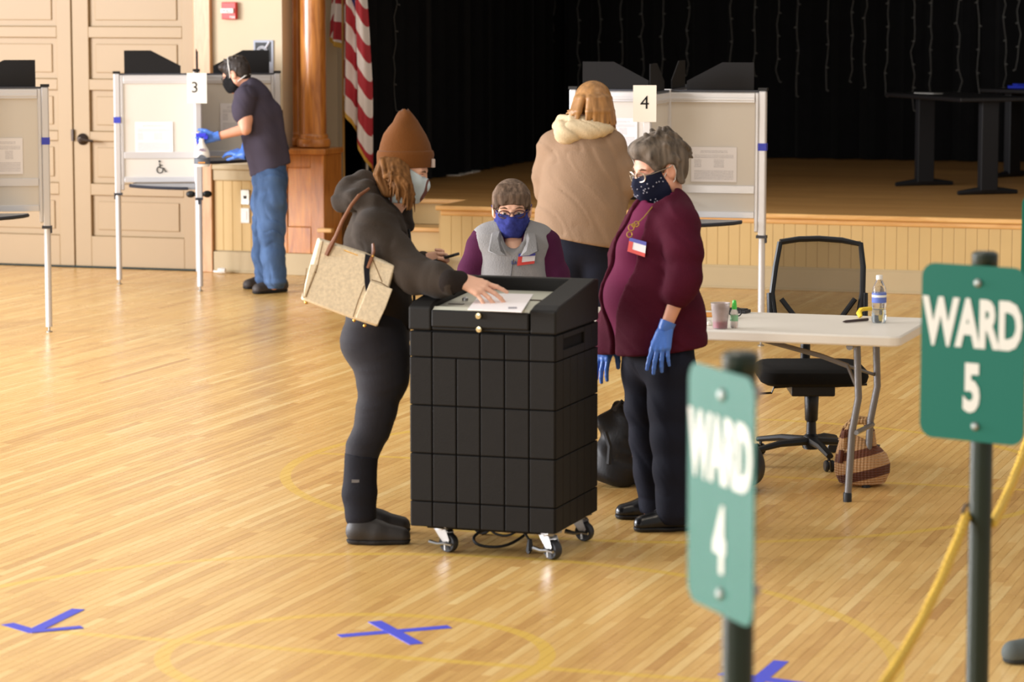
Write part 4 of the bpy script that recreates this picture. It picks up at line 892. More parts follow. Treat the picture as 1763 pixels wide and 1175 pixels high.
# ------------------------------------------------------------------ ward signs on posts, rope
m_post = M('post_green', (30, 44, 34), .32, bump=(40, .1)); m_sgn = M('sign_green', (0, 98, 80), .5, bump=(900, .1, .0004), spec=.3); m_let = M('sign_letters', (214, 212, 200), .45); m_bolt = M('bolt_zinc', (150, 156, 150), .35, .8)
m_clamp = M('clamp_plastic', (206, 180, 168), .35, trans=.2)
def ward(name, label, px, pole_d, z0, z1, ang, num, px_plate, pole_r=.03, side=-1):
    """post with a plate 0.305 wide, turned ang about the vertical (0 faces the camera)"""
    c = atd(px, 700, pole_d); c = np.array([c[0], c[1], 0]); t = thing(name, label, 'sign', c)
    b = MB(); b.lathe([(pole_r, .02), (pole_r, z1 + .018)], 20, c); obj('post', b, m_post, t, smooth='auto')
    b = MB(); b.lathe([(pole_r + .0005, z1 - .01), (pole_r + .0045, z1 - .005), (pole_r + .0045, z1 + .028), (pole_r - .004, z1 + .034), (0, z1 + .035)], 20, c); obj('post_cap', b, m_post, t, smooth='auto')
    b = MB(); b.lathe([(0, 0), (.2, 0), (.2, .03), (.06, .05), (.045, .08), (0, .08)], 28, c); obj('base', b, M('base_black', (28, 28, 28), .6), t, smooth='auto')
    R_ = Matrix.Rotation(YAW + ang, 3, 'Z'); u = R_ @ Vector((1, 0, 0)); n = R_ @ Vector((0, -1, 0)); z = Vector((0, 0, 1))
    pc = Vector(c) + n * (pole_r + .002); pc.z = (z0 + z1) / 2
    # slide the plate along its own plane to where its middle is seen
    q = onplane(px_plate, project(pc)[1], np.array(pc), np.array(n)); sh = (Vector(q) - pc).dot(u); sh = max(-.07, min(.07, sh)); pc = pc + u * sh
    hh, hw = (z1 - z0) / 2, .1525
    b = MB(); b.prism(rrect(-hw, hw, -hh, hh, .038, 6), pc, u, z, n, .0025); pl = obj('plate', b, m_sgn, t); 
    f = pc + n * .0035
    obj('lettering', text_mb('WARD', .165, f + z * .022, u, z, .0075, .565, .0006), m_let, pl)
    obj('numeral', text_mb(num, .165, f - z * .145, u, z, .0075, .62, .0006), m_let, pl)
    for zz in (hh - .045, -hh + .04):
        b = MB(); b.lathe([(0, 0), (.0115, 0), (.0115, .002), (.007, .007), (0, .008)], 12, f - u * sh + z * zz, Matrix((u, z, n)).transposed()); obj('bolt', b, m_bolt, pl, smooth='auto')
        b = MB(); b.tube([pc - u * sh + z * zz - n * .03 + u * .0, pc - u * sh + z * zz - n * (2 * pole_r + .008)], .014, 8); b.tube([Vector((c[0], c[1], pc.z + zz)) - u * (pole_r + .006), Vector((c[0], c[1], pc.z + zz)) - n * (pole_r + .008), Vector((c[0], c[1], pc.z + zz)) + u * (pole_r + .006)], .009, 8); b.box(Vector((c[0], c[1], pc.z + zz)) + u * (pole_r + .012), (.03, .02, .02), R_); obj('clamp', b, m_clamp, t, smooth='auto')
    return t, c
S5, c5 = ward('ward_sign', 'green WARD 5 sign on a dark green post', 1691, 7.72, 1.0, 1.457, math.radians(-38), '5', 1675)
S4, c4 = ward('ward_sign', 'blurred WARD 4 sign turned edgewise on its dark post', 1274, 5.50, 1.005, 1.462, math.radians(-70.5), '4', 1242)
c6 = atd(1834, 500, 10.5); c6 = np.array([c6[0], c6[1], 0])
t = thing('ward_sign', 'sliver of a green sign plate cut by the picture edge above WARD 5', 'sign', c6)
b = MB(); b.lathe([(.03, .02), (.03, 1.48)], 18, c6); obj('post', b, m_post, t, smooth='auto')
b = MB(); b.lathe([(0, 0), (.11, 0), (.11, .03), (.06, .05), (.045, .08), (0, .08)], 28, c6); obj('base', b, MATS['base_black'], t, smooth='auto')
R_ = Matrix.Rotation(YAW + math.radians(-18), 3, 'Z'); u = R_ @ Vector((1, 0, 0)); n = R_ @ Vector((0, -1, 0)); pc = Vector(c6) + n * .033; pc.z = 1.225
b = MB(); b.prism(rrect(-.1525, .1525, -.2285, .2285, .038, 6), pc, u, (0, 0, 1), n, .0025); pl = obj('plate', b, m_sgn, t)
# rope: three twisted strands between hooks
m_rope = M('rope_yellow', (232, 190, 74), .6, bump=(400, .3))
def rope(name, label, pts, r):
    P = [Vector(p) for p in pts]; N_ = 140; path = []
    L_ = [0]
    for i in range(len(P) - 1): L_.append(L_[-1] + (P[i + 1] - P[i]).length)
    for k in range(N_ + 1):
        s = L_[-1] * k / N_; path.append([np.interp(s, L_, [p[j] for p in P]) for j in range(3)])
    A = np.array(path); 
    for _ in range(14): A[1:-1] = (A[:-2] + 2 * A[1:-1] + A[2:]) / 4
    mb = MB()
    for j in range(3):
        q = []
        for k in range(N_ + 1):
            tn = Vector(A[min(k + 1, N_)] - A[max(k - 1, 0)]).normalized(); e1 = tn.cross(Vector((0, 0, 1))).normalized(); e2 = tn.cross(e1); ph = L_[-1] * k / N_ / (r * 7) * 2 * math.pi / 1.0 + j * 2.094
            q.append(Vector(A[k]) + (e1 * math.cos(ph) + e2 * math.sin(ph)) * r * .55)
        mb.tube(q, r * .62, 6)
    return tag(obj(name, mb, m_rope, smooth='auto'), label, 'rope')
hk5 = np.array([c5[0], c5[1], 0]) - RT * .034; 
def rp(px, py, d): return atd(px, py, d)
def sag(a, b_, drop, n=14):
    a, b_ = Vector(a), Vector(b_); return [a + (b_ - a) * (k / n) - Vector((0, 0, drop * 4 * (k / n) * (1 - k / n))) for k in range(n + 1)]
hz = atd(1664, 878, depth(hk5))[2]
a5 = Vector((hk5[0], hk5[1], hz)); a4 = Vector((c4[0], c4[1], .70)) + Vector(RT) * .034
rope('rope', 'yellow twisted rope sagging from the WARD 5 post to the WARD 4 post', sag(a5, a4, .16), .0125)
a6 = Vector((c6[0], c6[1], .92)) - Vector(RT) * .034; rope('rope', 'yellow rope leaving the WARD 5 post to the far post outside the picture', sag(Vector((c5[0], c5[1], hz - .02)) + Vector(RT) * .034, a6, .06), .0125)
b = MB(); b.tube([a5 + Vector((.02, 0, .03)), a5 + Vector((-.005, 0, .028)), a5 + Vector((-.012, 0, .01)), a5 + Vector((-.004, 0, -.006)), a5 + Vector((.01, 0, -.004))], .004, 6); obj('rope_hook', b, m_black, S5, smooth='auto')

# ------------------------------------------------------------------ blue tape on the floor
m_ftape = M('floor_tape', (70, 78, 206), .55)
def tape(name, label, segs):
    pts = [onz(*q) for s in segs for q in s[:2]]; c = np.mean(pts, 0); t = thing(name, label, 'tape mark', (c[0], c[1], 0)); h = .0012
    for i, (a, b_, wd) in enumerate(segs):
        A, B = Vector(onz(*a)), Vector(onz(*b_)); d = (B - A).normalized(); n = Vector((-d.y, d.x, 0)); m = MB(); z = Vector((0, 0, h * (1 + .6 * i)))
        q = [A - n * wd / 2, B - n * wd / 2, B + n * wd / 2, A + n * wd / 2]; m.loft([q_ for q_ in [[p + Vector((0, 0, .0002)) for p in q], [p + z for p in q]]]); obj('strip', m, m_ftape, t)
tape('tape_cross', 'blue tape X on the floor inside the small yellow circle', [((584, 1096), (774, 1080), .048), ((645, 1071), (717, 1110), .048)])
tape('tape_arrow', 'pale blue tape arrow pointing at the left of the floor', [((13, 1075), (60, 1089), .048), ((54, 1089), (135, 1050), .048), ((52, 1089), (141, 1081), .04)])
tape('tape_corner', 'blue tape mark cut by the lower picture edge beside the WARD 4 post', [((1345, 1139), (1278, 1196), .05), ((1242, 1160), (1400, 1182), .05)])
# toe of a shoe at the edge
shp = onz(1745, 1143); SHD = depth(shp); Q_ = P_(SHD)
t = thing('shoe', 'grey shoe toe poking in at the picture edge', 'shoe', (shp[0] + .12, shp[1], 0))
lo, hi = bounds([Q_(1722, 1143), Q_(1870, 1090, .1)], .12); s = SD(lo, hi, .006)
hl = Q_(1845, 1118, .05); to = Q_(1745, 1130, 0.); to[2] = .035; hl[2] = .045
s.cap(to, (np.array(to) + hl) / 2, .040, .046, .03).cap((np.array(to) + hl) / 2, hl, .046, .040, .03).cap(hl, hl + np.array([-.01, 0, .06]), .045, .042, .03); s.plane((0, 0, .016), (0, 0, -1)); s.plane((0, 0, hl[2] + .055), (0, 0, 1)); sobj('upper', s.nets(), M('shoe_grey', (92, 98, 96), .7, bump=(200, .3)), t)
s = SD(lo, hi, .006); s.cap(to, (np.array(to) + hl) / 2, .043, .048, .03).cap((np.array(to) + hl) / 2, hl, .048, .043, .03); s.plane((0, 0, .002), (0, 0, -1)); s.plane((0, 0, .018), (0, 0, 1)); sobj('sole', s.nets(), M('sole_dark', (60, 62, 60), .7), t)

# ------------------------------------------------------------------ tables and papers on the stage
m_stt = M('stage_table_black', (26, 24, 24), .35, bump=(200, .1)); m_stl = M('stage_table_leg', (28, 28, 30), .5)
def stage_table(label, legs, over, topz, blue=None):
    a, c = np.array(legs[0]), np.array(legs[1]); mid = (a + c) / 2; u = (c - a)[:2]; L_ = np.linalg.norm(u); u = u / L_; v = np.array([-u[1], u[0]])
    t = thing('stage_table', label, 'table', (mid[0], mid[1], SZ)); ang = math.atan2(u[1], u[0]); R_ = Matrix.Rotation(ang, 3, 'Z')
    b = MB(); b.box((mid[0], mid[1], topz - .016), (L_ + 2 * over, .62, .032), R_); obj('tabletop', b, m_stt, t, bevel=.006)
    for p in (a, c):
        b = MB(); b.box((p[0], p[1], (SZ + topz) / 2), (.07, .15, topz - SZ - .06), R_); o = obj('leg', b, m_stl, t, bevel=.006)
        b = MB(); f = [Vector((p[0], p[1], 0)) + R_ @ Vector((0, y, 0)) for y in (-.26, -.1, .1, .26)]; b.tube([(f[0].x, f[0].y, SZ + .016), (f[1].x, f[1].y, SZ + .03), (f[2].x, f[2].y, SZ + .03), (f[3].x, f[3].y, SZ + .016)], [.018, .028, .028, .018], 8); 
        obj('foot', b, m_stl, o, smooth='auto')
    return t
l1, l2 = onz(1591, 320, SZ), onz(1700, 335, SZ); tz = 1.335
stage_table('black table standing alone before the curtain on the stage', (l1, l2), .12, tz)
l3 = onz(1742, 305, SZ); stage_table('second black table cut by the picture edge, farther back on the stage', (l3, l3 + np.array([.85, -.5, 0])), .12, tz)
p = onY(1736, 150, l3[1] - .1); b = MB(); zt = tz
b.box((l3[0] + .05, l3[1] - .02, zt + .012), (.19, .14, .022), Matrix.Rotation(.2, 3, 'Z')); b.box((l3[0] + .07, l3[1] - .03, zt + .032), (.12, .10, .016), Matrix.Rotation(.6, 3, 'Z')); tag(obj('folded_cloth', b, M('cloth_blue', (44, 60, 190), .7), bevel=.006), 'folded blue cloth on the farther stage table', 'cloth')
p = onz(1588, 172, tz); b = MB(); m0 = (np.array(l1) * .75 + np.array(l2) * .25); b.box((m0[0] - .1, m0[1] - .02, tz + .003), (.25, .1, .004), Matrix.Rotation(-.7, 3, 'Z')); tag(obj('paper_sheet', b, M('paper_dim', (190, 186, 178), .6)), 'pale paper lying on the nearer stage table', 'paper')
for i, (a, c, w_, lab) in enumerate((((690, 308), (762, 301), .14, 'white paper on the stage floor closest to the beanie wearer'), ((756, 304), (798, 298), .12, 'white paper on the stage floor between two other sheets'), ((784, 298), (812, 295), .10, 'white paper on the stage floor farthest from the beanie wearer'))):
    A, B = Vector(onz(*a, SZ)), Vector(onz(*c, SZ)); d = (B - A); L_ = min(.3, d.length); d.normalize(); n = Vector((-d.y, d.x, 0)); m = (A + B) / 2; z = Vector((0, 0, .004 + .002 * i)); b = MB(); n2 = Vector((1, .1, 0)).normalized(); n1 = Vector((-.1, 1, 0)).normalized()
    q = [m - n2 * .12 - n1 * .15, m + n2 * .12 - n1 * .15, m + n2 * .12 + n1 * .15, m - n2 * .12 + n1 * .15]; b.loft([q, [p + z for p in q]]); tag(obj('paper_sheet', b, m_sheet), lab, 'paper', 'loose sheets on the stage floor')

# ------------------------------------------------------------------ people
m_skin = M('skin', (226, 176, 148), .5, var=(14, .04)); m_skin2 = M('skin_ruddy', (222, 162, 134), .5, var=(14, .05)); m_eye = M('eye_white', (232, 226, 220), .2); m_iris = M('iris', (52, 38, 30), .2); m_brow = M('brow', (110, 84, 66), .8)
m_glove = M('glove_blue', (74, 120, 206), .4, bump=(120, .25)); m_lens = M('lens_glass', (225, 225, 225), .05, trans=.95, ior=1.05, alpha=.35); 
def nrm(v): v = np.array(v, float); return v / np.linalg.norm(v)
class Frame:
    """head frame: x forward, y to the person's left, z up"""
    def __init__(s, o, f, roll=0., sc=1.):
        s.o = np.array(o, float); s.x = nrm(f); s.y = nrm(np.cross(UP, s.x)); s.z = np.cross(s.x, s.y); s.sc = sc
        if roll: y = s.y * math.cos(roll) + s.z * math.sin(roll); s.z = -s.y * math.sin(roll) + s.z * math.cos(roll); s.y = y
    def w(s, p): p = np.asarray(p, float) * s.sc; return s.o + p[..., 0:1] * s.x + p[..., 1:2] * s.y + p[..., 2:3] * s.z if p.ndim > 1 else s.o + p[0] * s.x + p[1] * s.y + p[2] * s.z
    def l(s, p): d = np.array(p, float) - s.o; return np.array([d @ s.x, d @ s.y, d @ s.z]) / s.sc
    def mb(s, b): b.v = [tuple(s.w(np.array(v))) for v in b.v]; return b
def head_sd(fr, neck, h=.0038):
    nb = fr.l(neck); lo = np.minimum([-.15, -.115, -.16], nb - .09); hi = np.maximum([.15, .115, .16], nb + .09)
    s = SD(lo, hi, h)
    s.ell((-.012, 0, .035), (.098, .075, .090), .02).ell((.028, 0, -.035), (.066, .060, .085), .03)
    for y in (-1, 1):
        s.cap((.0, .05 * y, -.06), (.06, .018 * y, -.10), .03, .02, .03).ell((.06, .036 * y, -.025), (.03, .026, .028), .02).cap((.082, .014 * y, .022), (.070, .046 * y, .024), .010, .010, .014)
    s.cap((.062, 0, -.095), (.068, 0, -.10), .022, .02, .025)
    s.cap((.092, 0, .006), (.106, 0, -.028), .008, .0125, .012).cap((.094, .010, -.034), (.094, -.010, -.034), .009, .009, .01)
    for y in (-1, 1): s.ell((.099, .032 * y, .002), (.018, .019, .012), .012, mode='c')
    for z in (-.062, -.073): s.cap((.088, .016, z), (.088, -.016, z), .0075, .0075, .008)
    for y in (-1, 1):
        s.ell((-.012, .080 * y, -.006), (.022, .011, .034), .008); s.ell((-.004, .090 * y, -.004), (.012, .006, .02), .006, mode='c')
    s.cap((-.03, 0, -.05), nb, .055, .058, .03)
    return s
def head_mesh(s, fr):
    V, Q = s.nets(); return fr.w(V), Q
def eyes(root, fr, closed=False):
    for y in (1, -1):
        b = MB(); b.ball((.0755, .032 * y, .000), .0118, 12, 8); o = obj('eye', fr.mb(b), m_eye, root, smooth=True)
        b = MB(); b.ball((.0838, .032 * y, -.002), (.0048, .0064, .0062), 10, 6); obj('iris', fr.mb(b), m_iris, o, smooth=True)
        b = MB(); b.tube([(.082, .019 * y, .004), (.0862, .027 * y, .0085), (.086, .036 * y, .008), (.079, .045 * y, .003)], [.002, .0036, .0036, .002], 6); o = obj('eyelid', fr.mb(b), m_skin, root, smooth=True)
        b = MB(); b.tube([(.091, .016 * y, .021), (.089, .034 * y, .026), (.078, .051 * y, .021)], [.002, .0042, .002], 6); obj('eyebrow', fr.mb(b), m_brow, root, smooth=True)
def mask(root, fr, hs, mat, label, top=-.012, bulge=.012):
    s = SD(hs.lo, hs.lo + hs.h * (hs.n - 1), hs.h); n = np.minimum(s.n, hs.n); s.g[:n[0], :n[1], :n[2]] = hs.g[:n[0], :n[1], :n[2]] - .0055
    s.ell((.062, 0, -.06), (.042 + bulge, .052, .058), .03)
    s.plane((.105, 0, top), (.25, 0, 1), .004).plane((.06, 0, -.122), (.3, 0, -1), .006).plane((.012, 0, -.05), (-1, 0, .25), .006)
    V, Q = s.nets(); o = sobj('face_mask', (fr.w(V), Q), mat, root); o['label'] = label
    b = MB()
    for y in (1, -1):
        b.tube([(.02, .064 * y, -.03), (-.005, .086 * y, .012), (-.022, .09 * y, .018), (-.028, .088 * y, -.01), (-.02, .08 * y, -.045), (.02, .062 * y, -.085)], .0022, 5)
    return o, b
def glasses(root, fr, mat, r=(.026, .019), x=.104, z=-.002):
    b = MB()
    for y in (1, -1):
        b.tube([(x - abs(math.cos(a)) * .0 - .010 * max(0, math.cos(a) * 1), y * (.034 + r[0] * math.cos(a)), z + r[1] * math.sin(a)) for a in [k * math.pi / 9 for k in range(19)]], .0028, 6)
        b.tube([(x - .01, y * .060, z + .008), (x - .03, y * .078, z + .008), (-.012, y * .086, z + .012), (-.03, y * .085, z - .004)], .0022, 6)
    b.tube([(x, .009, z + .006), (x + .003, 0, z + .008), (x, -.009, z + .006)], .002, 6)
    o = obj('glasses', fr.mb(b), mat, root, smooth='auto')
    for y in (1, -1):
        b = MB(); b.loft([[(x - .004 - .010 * max(0, math.cos(a)) + q, y * (.034 + r[0] * math.cos(a)), z + r[1] * math.sin(a)) for a in [k * math.pi / 9 for k in range(18)]] for q in (0, .001)]); obj('lens', fr.mb(b), m_lens, o)
def hand(wrist, fdir, back, thumb, curl=(.3, .35, .3), spread=.12, elbow=None, sc=1., rad=1., h=.0026, fore=(.027, .040), thumb_out=.7, wrap=None):
    """palm, four fingers of unequal length and a thumb from the side of the palm; thumb=+-1 picks the side, curl per joint (or one tuple per finger)"""
    x = nrm(fdir); z = nrm(np.array(back) - x * (np.array(back) @ x)); y = np.cross(z, x) * thumb; o = np.array(wrist, float)
    lo, hi = [-.03, -.08, -.10], [.20, .10, .06]
    if elbow is not None:
        d = np.array(elbow) - o; e = np.array([d @ x, d @ y, d @ z]) / sc; lo = np.minimum(lo, e - .06); hi = np.maximum(hi, e + .06)
    s = SD(lo, hi, h); K = [(.088, .031), (.092, .010), (.088, -.012), (.080, -.032)]; Ls = [(.042, .026, .020), (.046, .030, .021), (.043, .027, .020), (.033, .020, .018)]
    R = [(.0098, .0086, .0076), (.0102, .0088, .0078), (.0097, .0084, .0074), (.0086, .0074, .0066)]
    for i, (kx, ky) in enumerate(K): s.cap((.008, ky * .55, 0), (kx, ky, .002), .015 * rad, .0125 * rad, .012)
    for i, (kx, ky) in enumerate(K):
        c = curl[i] if isinstance(curl[0], (tuple, list)) else curl; p = np.array([kx, ky, .001]); a = 0.; sp = spread * (1.5 - i) / 1.5
        for j in range(3):
            a += c[j]; d = np.array([math.cos(a) * math.cos(sp), math.cos(a) * math.sin(sp), -math.sin(a)]); q = p + d * Ls[i][j]
            s.cap(p, q, R[i][j] * rad, (R[i][j + 1] if j < 2 else R[i][2] * .9) * rad, .004); p = q
    p = np.array([.022, .022, -.006]); d1 = nrm([math.cos(thumb_out), math.sin(thumb_out), -.25]); q = p + d1 * .043; s.cap(p, q, .0165 * rad, .0125 * rad, .012)
    d2 = nrm([math.cos(thumb_out * .55), math.sin(thumb_out * .55), -.35]); r = q + d2 * .032; s.cap(q, r, .0115 * rad, .0098 * rad, .005); d3 = nrm([math.cos(thumb_out * .3), math.sin(thumb_out * .3), -.4]); s.cap(r, r + d3 * .025, .0098 * rad, .008 * rad, .005)
    s.cap((-.012, 0, 0), (.012, 0, 0), .0225 * rad, .022 * rad, .014, ((0, 0, 1), .75))
    if elbow is not None: s.cap((-.008, 0, 0), e, fore[0] * rad, fore[1] * rad, .018)
    V, Q = s.nets(); V = V * sc
    if thumb < 0: Q = Q[:, ::-1]
    return o + V[:, 0:1] * x + V[:, 1:2] * y + V[:, 2:3] * z, Q
def core(chains, h=.012):
    ps = [p for c in chains for p, r in c]; lo, hi = bounds(ps, .2); s = SD(lo, hi, h)
    for c in chains: s.chain(c, .04)
    return s.nets()
def folds(amp, fr, d, seed=0):
    rn = np.random.RandomState(seed); k = [rn.normal(size=3) for _ in range(5)]; d = nrm(d)
    def f(x, y, z):
        u = (x * d[0] + y * d[1] + z * d[2]); w = .6 * np.sin(9 * (x * k[0][0] + y * k[0][1] + z * k[0][2])) + .5 * np.sin(17 * (x * k[1][0] + y * k[1][1] + z * k[1][2]))
        m = .5 + .5 * np.sin(7 * (x * k[2][0] + y * k[2][1] + z * k[2][2]))
        c = 1 - np.abs(np.sin(.62 * fr * u + 1.9 * w + .7)); return amp * (.7 * np.sin(fr * u + 2.2 * w) * m + .3 * np.sin(2.3 * fr * u + 3 * w + 1) + 1.3 * c ** 4 * (1 - m * .6))
    return f
def person(label, loc): return thing('person', label, 'person', loc)
def hair_strands(root, fr_or_none, strands, mat, name='hair', h=.004, k=.008, extra=None, warp=None):
    ps = [p for st in strands for p, r in st]; lo, hi = bounds(ps, .06); s = SD(lo, hi, h)
    if extra: extra(s)
    for st in strands: s.chain(st, k)
    if warp: s.warp(warp)
    return s
def shoe(root, name, heel, toe, w, hgt, mat, msole, ank=None, sole_z=.018, h=.006):
    heel = np.array(heel, float); toe = np.array(toe, float); d = nrm(toe - heel); L_ = np.linalg.norm(toe - heel); lo, hi = bounds([heel, toe], .16); lo[2] = -.02; hi[2] = hgt + .1
    def pts(q, z): return heel + d * L_ * q + np.array([0, 0, z])
    s = SD(lo, hi, h); s.cap(pts(.14, w * .95), pts(.45, w * .95), w * .92, w * 1.02, .02).cap(pts(.45, w * .9), pts(.86, w * .62), w * 1.02, w * .8, .02)
    s.cap(pts(.2, hgt * .5), (pts(.22, hgt) if ank is None else np.array(ank)), w * .98, w * .92, .03)
    s.plane((0, 0, sole_z - .002), (0, 0, -1)); s.plane((0, 0, hgt), (0, 0, 1)); o = sobj(name, s.nets(), mat, root)
    s = SD(lo, hi, h); s.cap(pts(.14, w * .6), pts(.45, w * .6), w * .95, w * 1.06, .02).cap(pts(.45, w * .6), pts(.86, w * .55), w * 1.06, w * .86, .02); s.plane((0, 0, .001), (0, 0, -1)); s.plane((0, 0, sole_z), (0, 0, 1)); q = sobj('sole', s.nets(), msole, o)
    return o

# ---- the voter in the beanie, in profile at the box
VD = 11.85; V_ = P_(VD); m_jack = M('jacket_brown', (56, 48, 41), .9, bump=(160, .4), var=(5, .08), sheen=.05); m_leg = M('leggings', (40, 39, 44), .75, bump=(260, .3), sheen=.1); m_cuff = M('cuff_knit', (42, 36, 33), .9, bump=(200, .5))
m_boot = M('boot_rubber', (50, 47, 46), .55, bump=(40, .15)); m_shaft = M('boot_neoprene', (32, 32, 38), .8, bump=(120, .2)); m_hairv = M('hair_brown', (112, 76, 42), .75, bump=(70, .7), var=(60, .45), stretch=(1, 1, .12))
m_bean = M('beanie_knit', (104, 62, 26), .95, bump=(220, .6), var=(8, .07), sheen=.08)
vr = person('person in a brown beanie and dark hooded jacket pressing a ballot onto the black box', onz(650, 926))
tip = onz(855, 520, .985); hdd = depth(tip) + .09 - VD
wr = atd(796, 484, VD + hdd)
fr = Frame(V_(694, 291, -.02), RT * .92 - FH * .10 - UP * .36)
neckv = V_(672, 352, .0)
hs = head_sd(fr, neckv)
parts = [head_mesh(hs, fr)]
fd_ = atd(838, 501, VD + hdd - .035) - wr
parts.append(hand(wr, fd_, UP * .75 - FH * .65, 1, curl=((.25, .22, .1), (.34, .3, .2), (.38, .34, .2), (.42, .36, .2)), spread=.34, elbow=V_(722, 474, hdd * .72), thumb_out=.6))
lw = V_(722, 452, .05); parts.append(hand(lw, V_(770, 449, .04) - lw, FH * .9 - UP * .35, 1, curl=(1.0, 1.0, .6), spread=.0, elbow=V_(664, 462, .19), thumb_out=.25))
parts.append(core([[(V_(655, 370), .06), (V_(650, 430), .09), (V_(652, 520), .09), (V_(650, 575), .09)], [(V_(652, 575, -.08), .08), (V_(645, 740, -.09), .03), (V_(622, 900, -.11), .025)], [(V_(652, 575, .08), .08), (V_(645, 740, .09), .03), (V_(622, 885, .11), .025)]]))
sobj('body', join(parts), m_skin, vr)
eyes(vr, fr)
m_mask_v = M('mask_pattern', (196, 210, 214), .8, bump=(30, .3))
def mask_print(m):
    nt = m.node_tree; N = nt.nodes; L = nt.links; tc = N.new('ShaderNodeTexCoord'); w_ = N.new('ShaderNodeTexWave'); w_.inputs['Scale'].default_value = 9; w_.inputs['Distortion'].default_value = 9; w_.inputs['Detail'].default_value = 1; L.new(tc.outputs['Object'], w_.inputs[0])
    r = N.new('ShaderNodeValToRGB'); e = r.color_ramp.elements; e[0].position = .16; e[0].color = lin((112, 76, 70)); e[1].position = .24; e[1].color = lin((196, 210, 214)); L.new(w_.outputs['Fac'], r.inputs['Fac']); L.new(r.outputs[0], N['Principled BSDF'].inputs['Base Color'])
mk, loops = mask(vr, fr, hs, m_mask_v, 'pale blue patterned mask', top=.0, bulge=.016)
mask_print(m_mask_v)
# hair under the beanie, down to the shoulder
rn = random.Random(3); st = []
for i in range(130):
    q = rn.random(); x0 = 659 + 42 * q + rn.uniform(-3, 3); dd = rn.uniform(-.135, -.10) + .03 * abs(q - .5); ye = 360 + rn.uniform(-16, 8) - (1 - q) * 30; xe = 674 + 34 * q + rn.uniform(-4, 4); g_ = rn.uniform(-.010, .010)
    st.append([(V_(x0, 274, dd + .03), .0062), (V_(x0 + (xe - x0) * .3 + rn.uniform(-2, 3), 305, dd - .01 + g_), .0058), (V_(xe + 2 + rn.uniform(-2, 2), ye - 22, dd - .025 + g_), .0048), (V_(xe + rn.uniform(-4, 4), ye, dd - .02 + g_), .0024)])
for i in range(20):
    dd = rn.uniform(-.09, .09); x0 = 648 + rn.uniform(0, 16); st.append([(V_(x0 + 8, 275, dd), .014), (V_(x0 - 2 + rn.uniform(-4, 2), 300, dd), .012), (V_(x0 + 10, 335, dd), .012)])
for i in range(12):
    dd = rn.uniform(.02, .10); st.append([(V_(690 + rn.uniform(-8, 4), 280, dd), .010), (V_(700, 330, dd), .009), (V_(705, 355 + rn.uniform(-10, 8), dd), .004)])
s = hair_strands(vr, None, st, m_hairv, h=.0033, k=.0045); sobj('hair', s.nets(), m_hairv, vr)
# beanie: rings narrowing to a soft peak
bk = [(286, 652, 742), (274, 650, 745), (260, 652, 744), (246, 655, 740), (232, 660, 734), (220, 668, 726), (209, 676, 719), (200, 682, 714), (193, 687, 709), (189, 692, 703)]
def bring2(y, l, r, grow=0.):
    c = V_((l + r) / 2, y, -.01); rx = (r - l) / 2 * VD / F_PX + grow; ry = rx * (.86 if y > 225 else .95); return [c + RT * rx * math.cos(a) + FH * ry * math.sin(a) + UP * .004 * math.sin(3 * a + y) * (y < 240) for a in [2 * math.pi * k / 44 for k in range(44)]]
b = MB(); b.loft([bring2(*q) for q in bk]); obj('beanie', b, m_bean, vr, smooth='auto')
b = MB(); b.loft([bring2(288, 652, 741, .000), bring2(287, 651, 743, .005), bring2(266, 651, 745, .006), bring2(260, 652, 744, .005), bring2(258, 653, 743, .0)]); o = obj('beanie_cuff', b, m_bean, vr, smooth='auto')
b = MB(); pc = V_(741, 281, -.035); R_ = Matrix.Rotation(YAW + .6, 3, 'Z'); b.box(pc + RT * .006, (.012, .034, .034), R_); obj('patch', b, M('patch_grey', (186, 170, 160), .7), o, bevel=.003)
# jacket with bunched hood
lo, hi = bounds([V_(560, 300), V_(800, 575), V_(700, 400, -.62), V_(700, 400, .4)], .1); s = SD(lo, hi, .0075)
s.chain([(V_(655, 372), .10), (V_(648, 420), .165), (V_(648, 480), .165), (V_(655, 530), .160), (V_(660, 556), .155)], .05, (RT, .74))
s.cap(V_(650, 392, -.13), V_(650, 392, .13), .085, .085, .05)
s.chain([(V_(645, 400, -.17), .086), (V_(676, 436, -.21), .080), (V_(716, 474, hdd * .72), .073), (V_(756, 482, hdd * .9), .064), (V_(776, 486, hdd - .02), .050)], .03)
s.chain([(V_(660, 400, .17), .08), (V_(672, 450, .21), .07), (V_(705, 462, .14), .055), (V_(728, 450, .07), .04)], .03)
s.chain([(V_(590, 346, -.02), .040), (V_(600, 326, 0.), .046), (V_(628, 314, .03), .046), (V_(660, 328, .02), .046)], .02).chain([(V_(589, 348, -.03), .044), (V_(612, 344, -.09), .040), (V_(646, 352, -.115), .036), (V_(672, 372, -.115), .028), (V_(694, 398, -.10), .018)], .02).chain([(V_(600, 338, -.03), .04), (V_(630, 330, -.05), .05)], .02).chain([(V_(650, 335, .1), .05), (V_(690, 362, .1), .04), (V_(704, 390, .06), .025)], .03)
s.warp(folds(.0042, 46, RT * .6 + UP * .8, 4)); s.plane(V_(660, 560), -UP * 1. + 0 * RT, .012)
sobj('jacket', s.nets(), m_jack, vr)
s = SD(*bounds([V_(765, 486, hdd), V_(800, 490, hdd)], .09), .005); cdir = nrm(np.array(wr) - V_(765, 484, hdd)); s.cap(V_(774, 486, hdd - .02), np.array(wr) - cdir * .012, .049, .040, .01); s.warp(lambda x, y, z: .0015 * np.sin(260 * (x * cdir[2] + z * cdir[0])) * 0 + 0); sobj('cuff', s.nets(), m_cuff, vr)
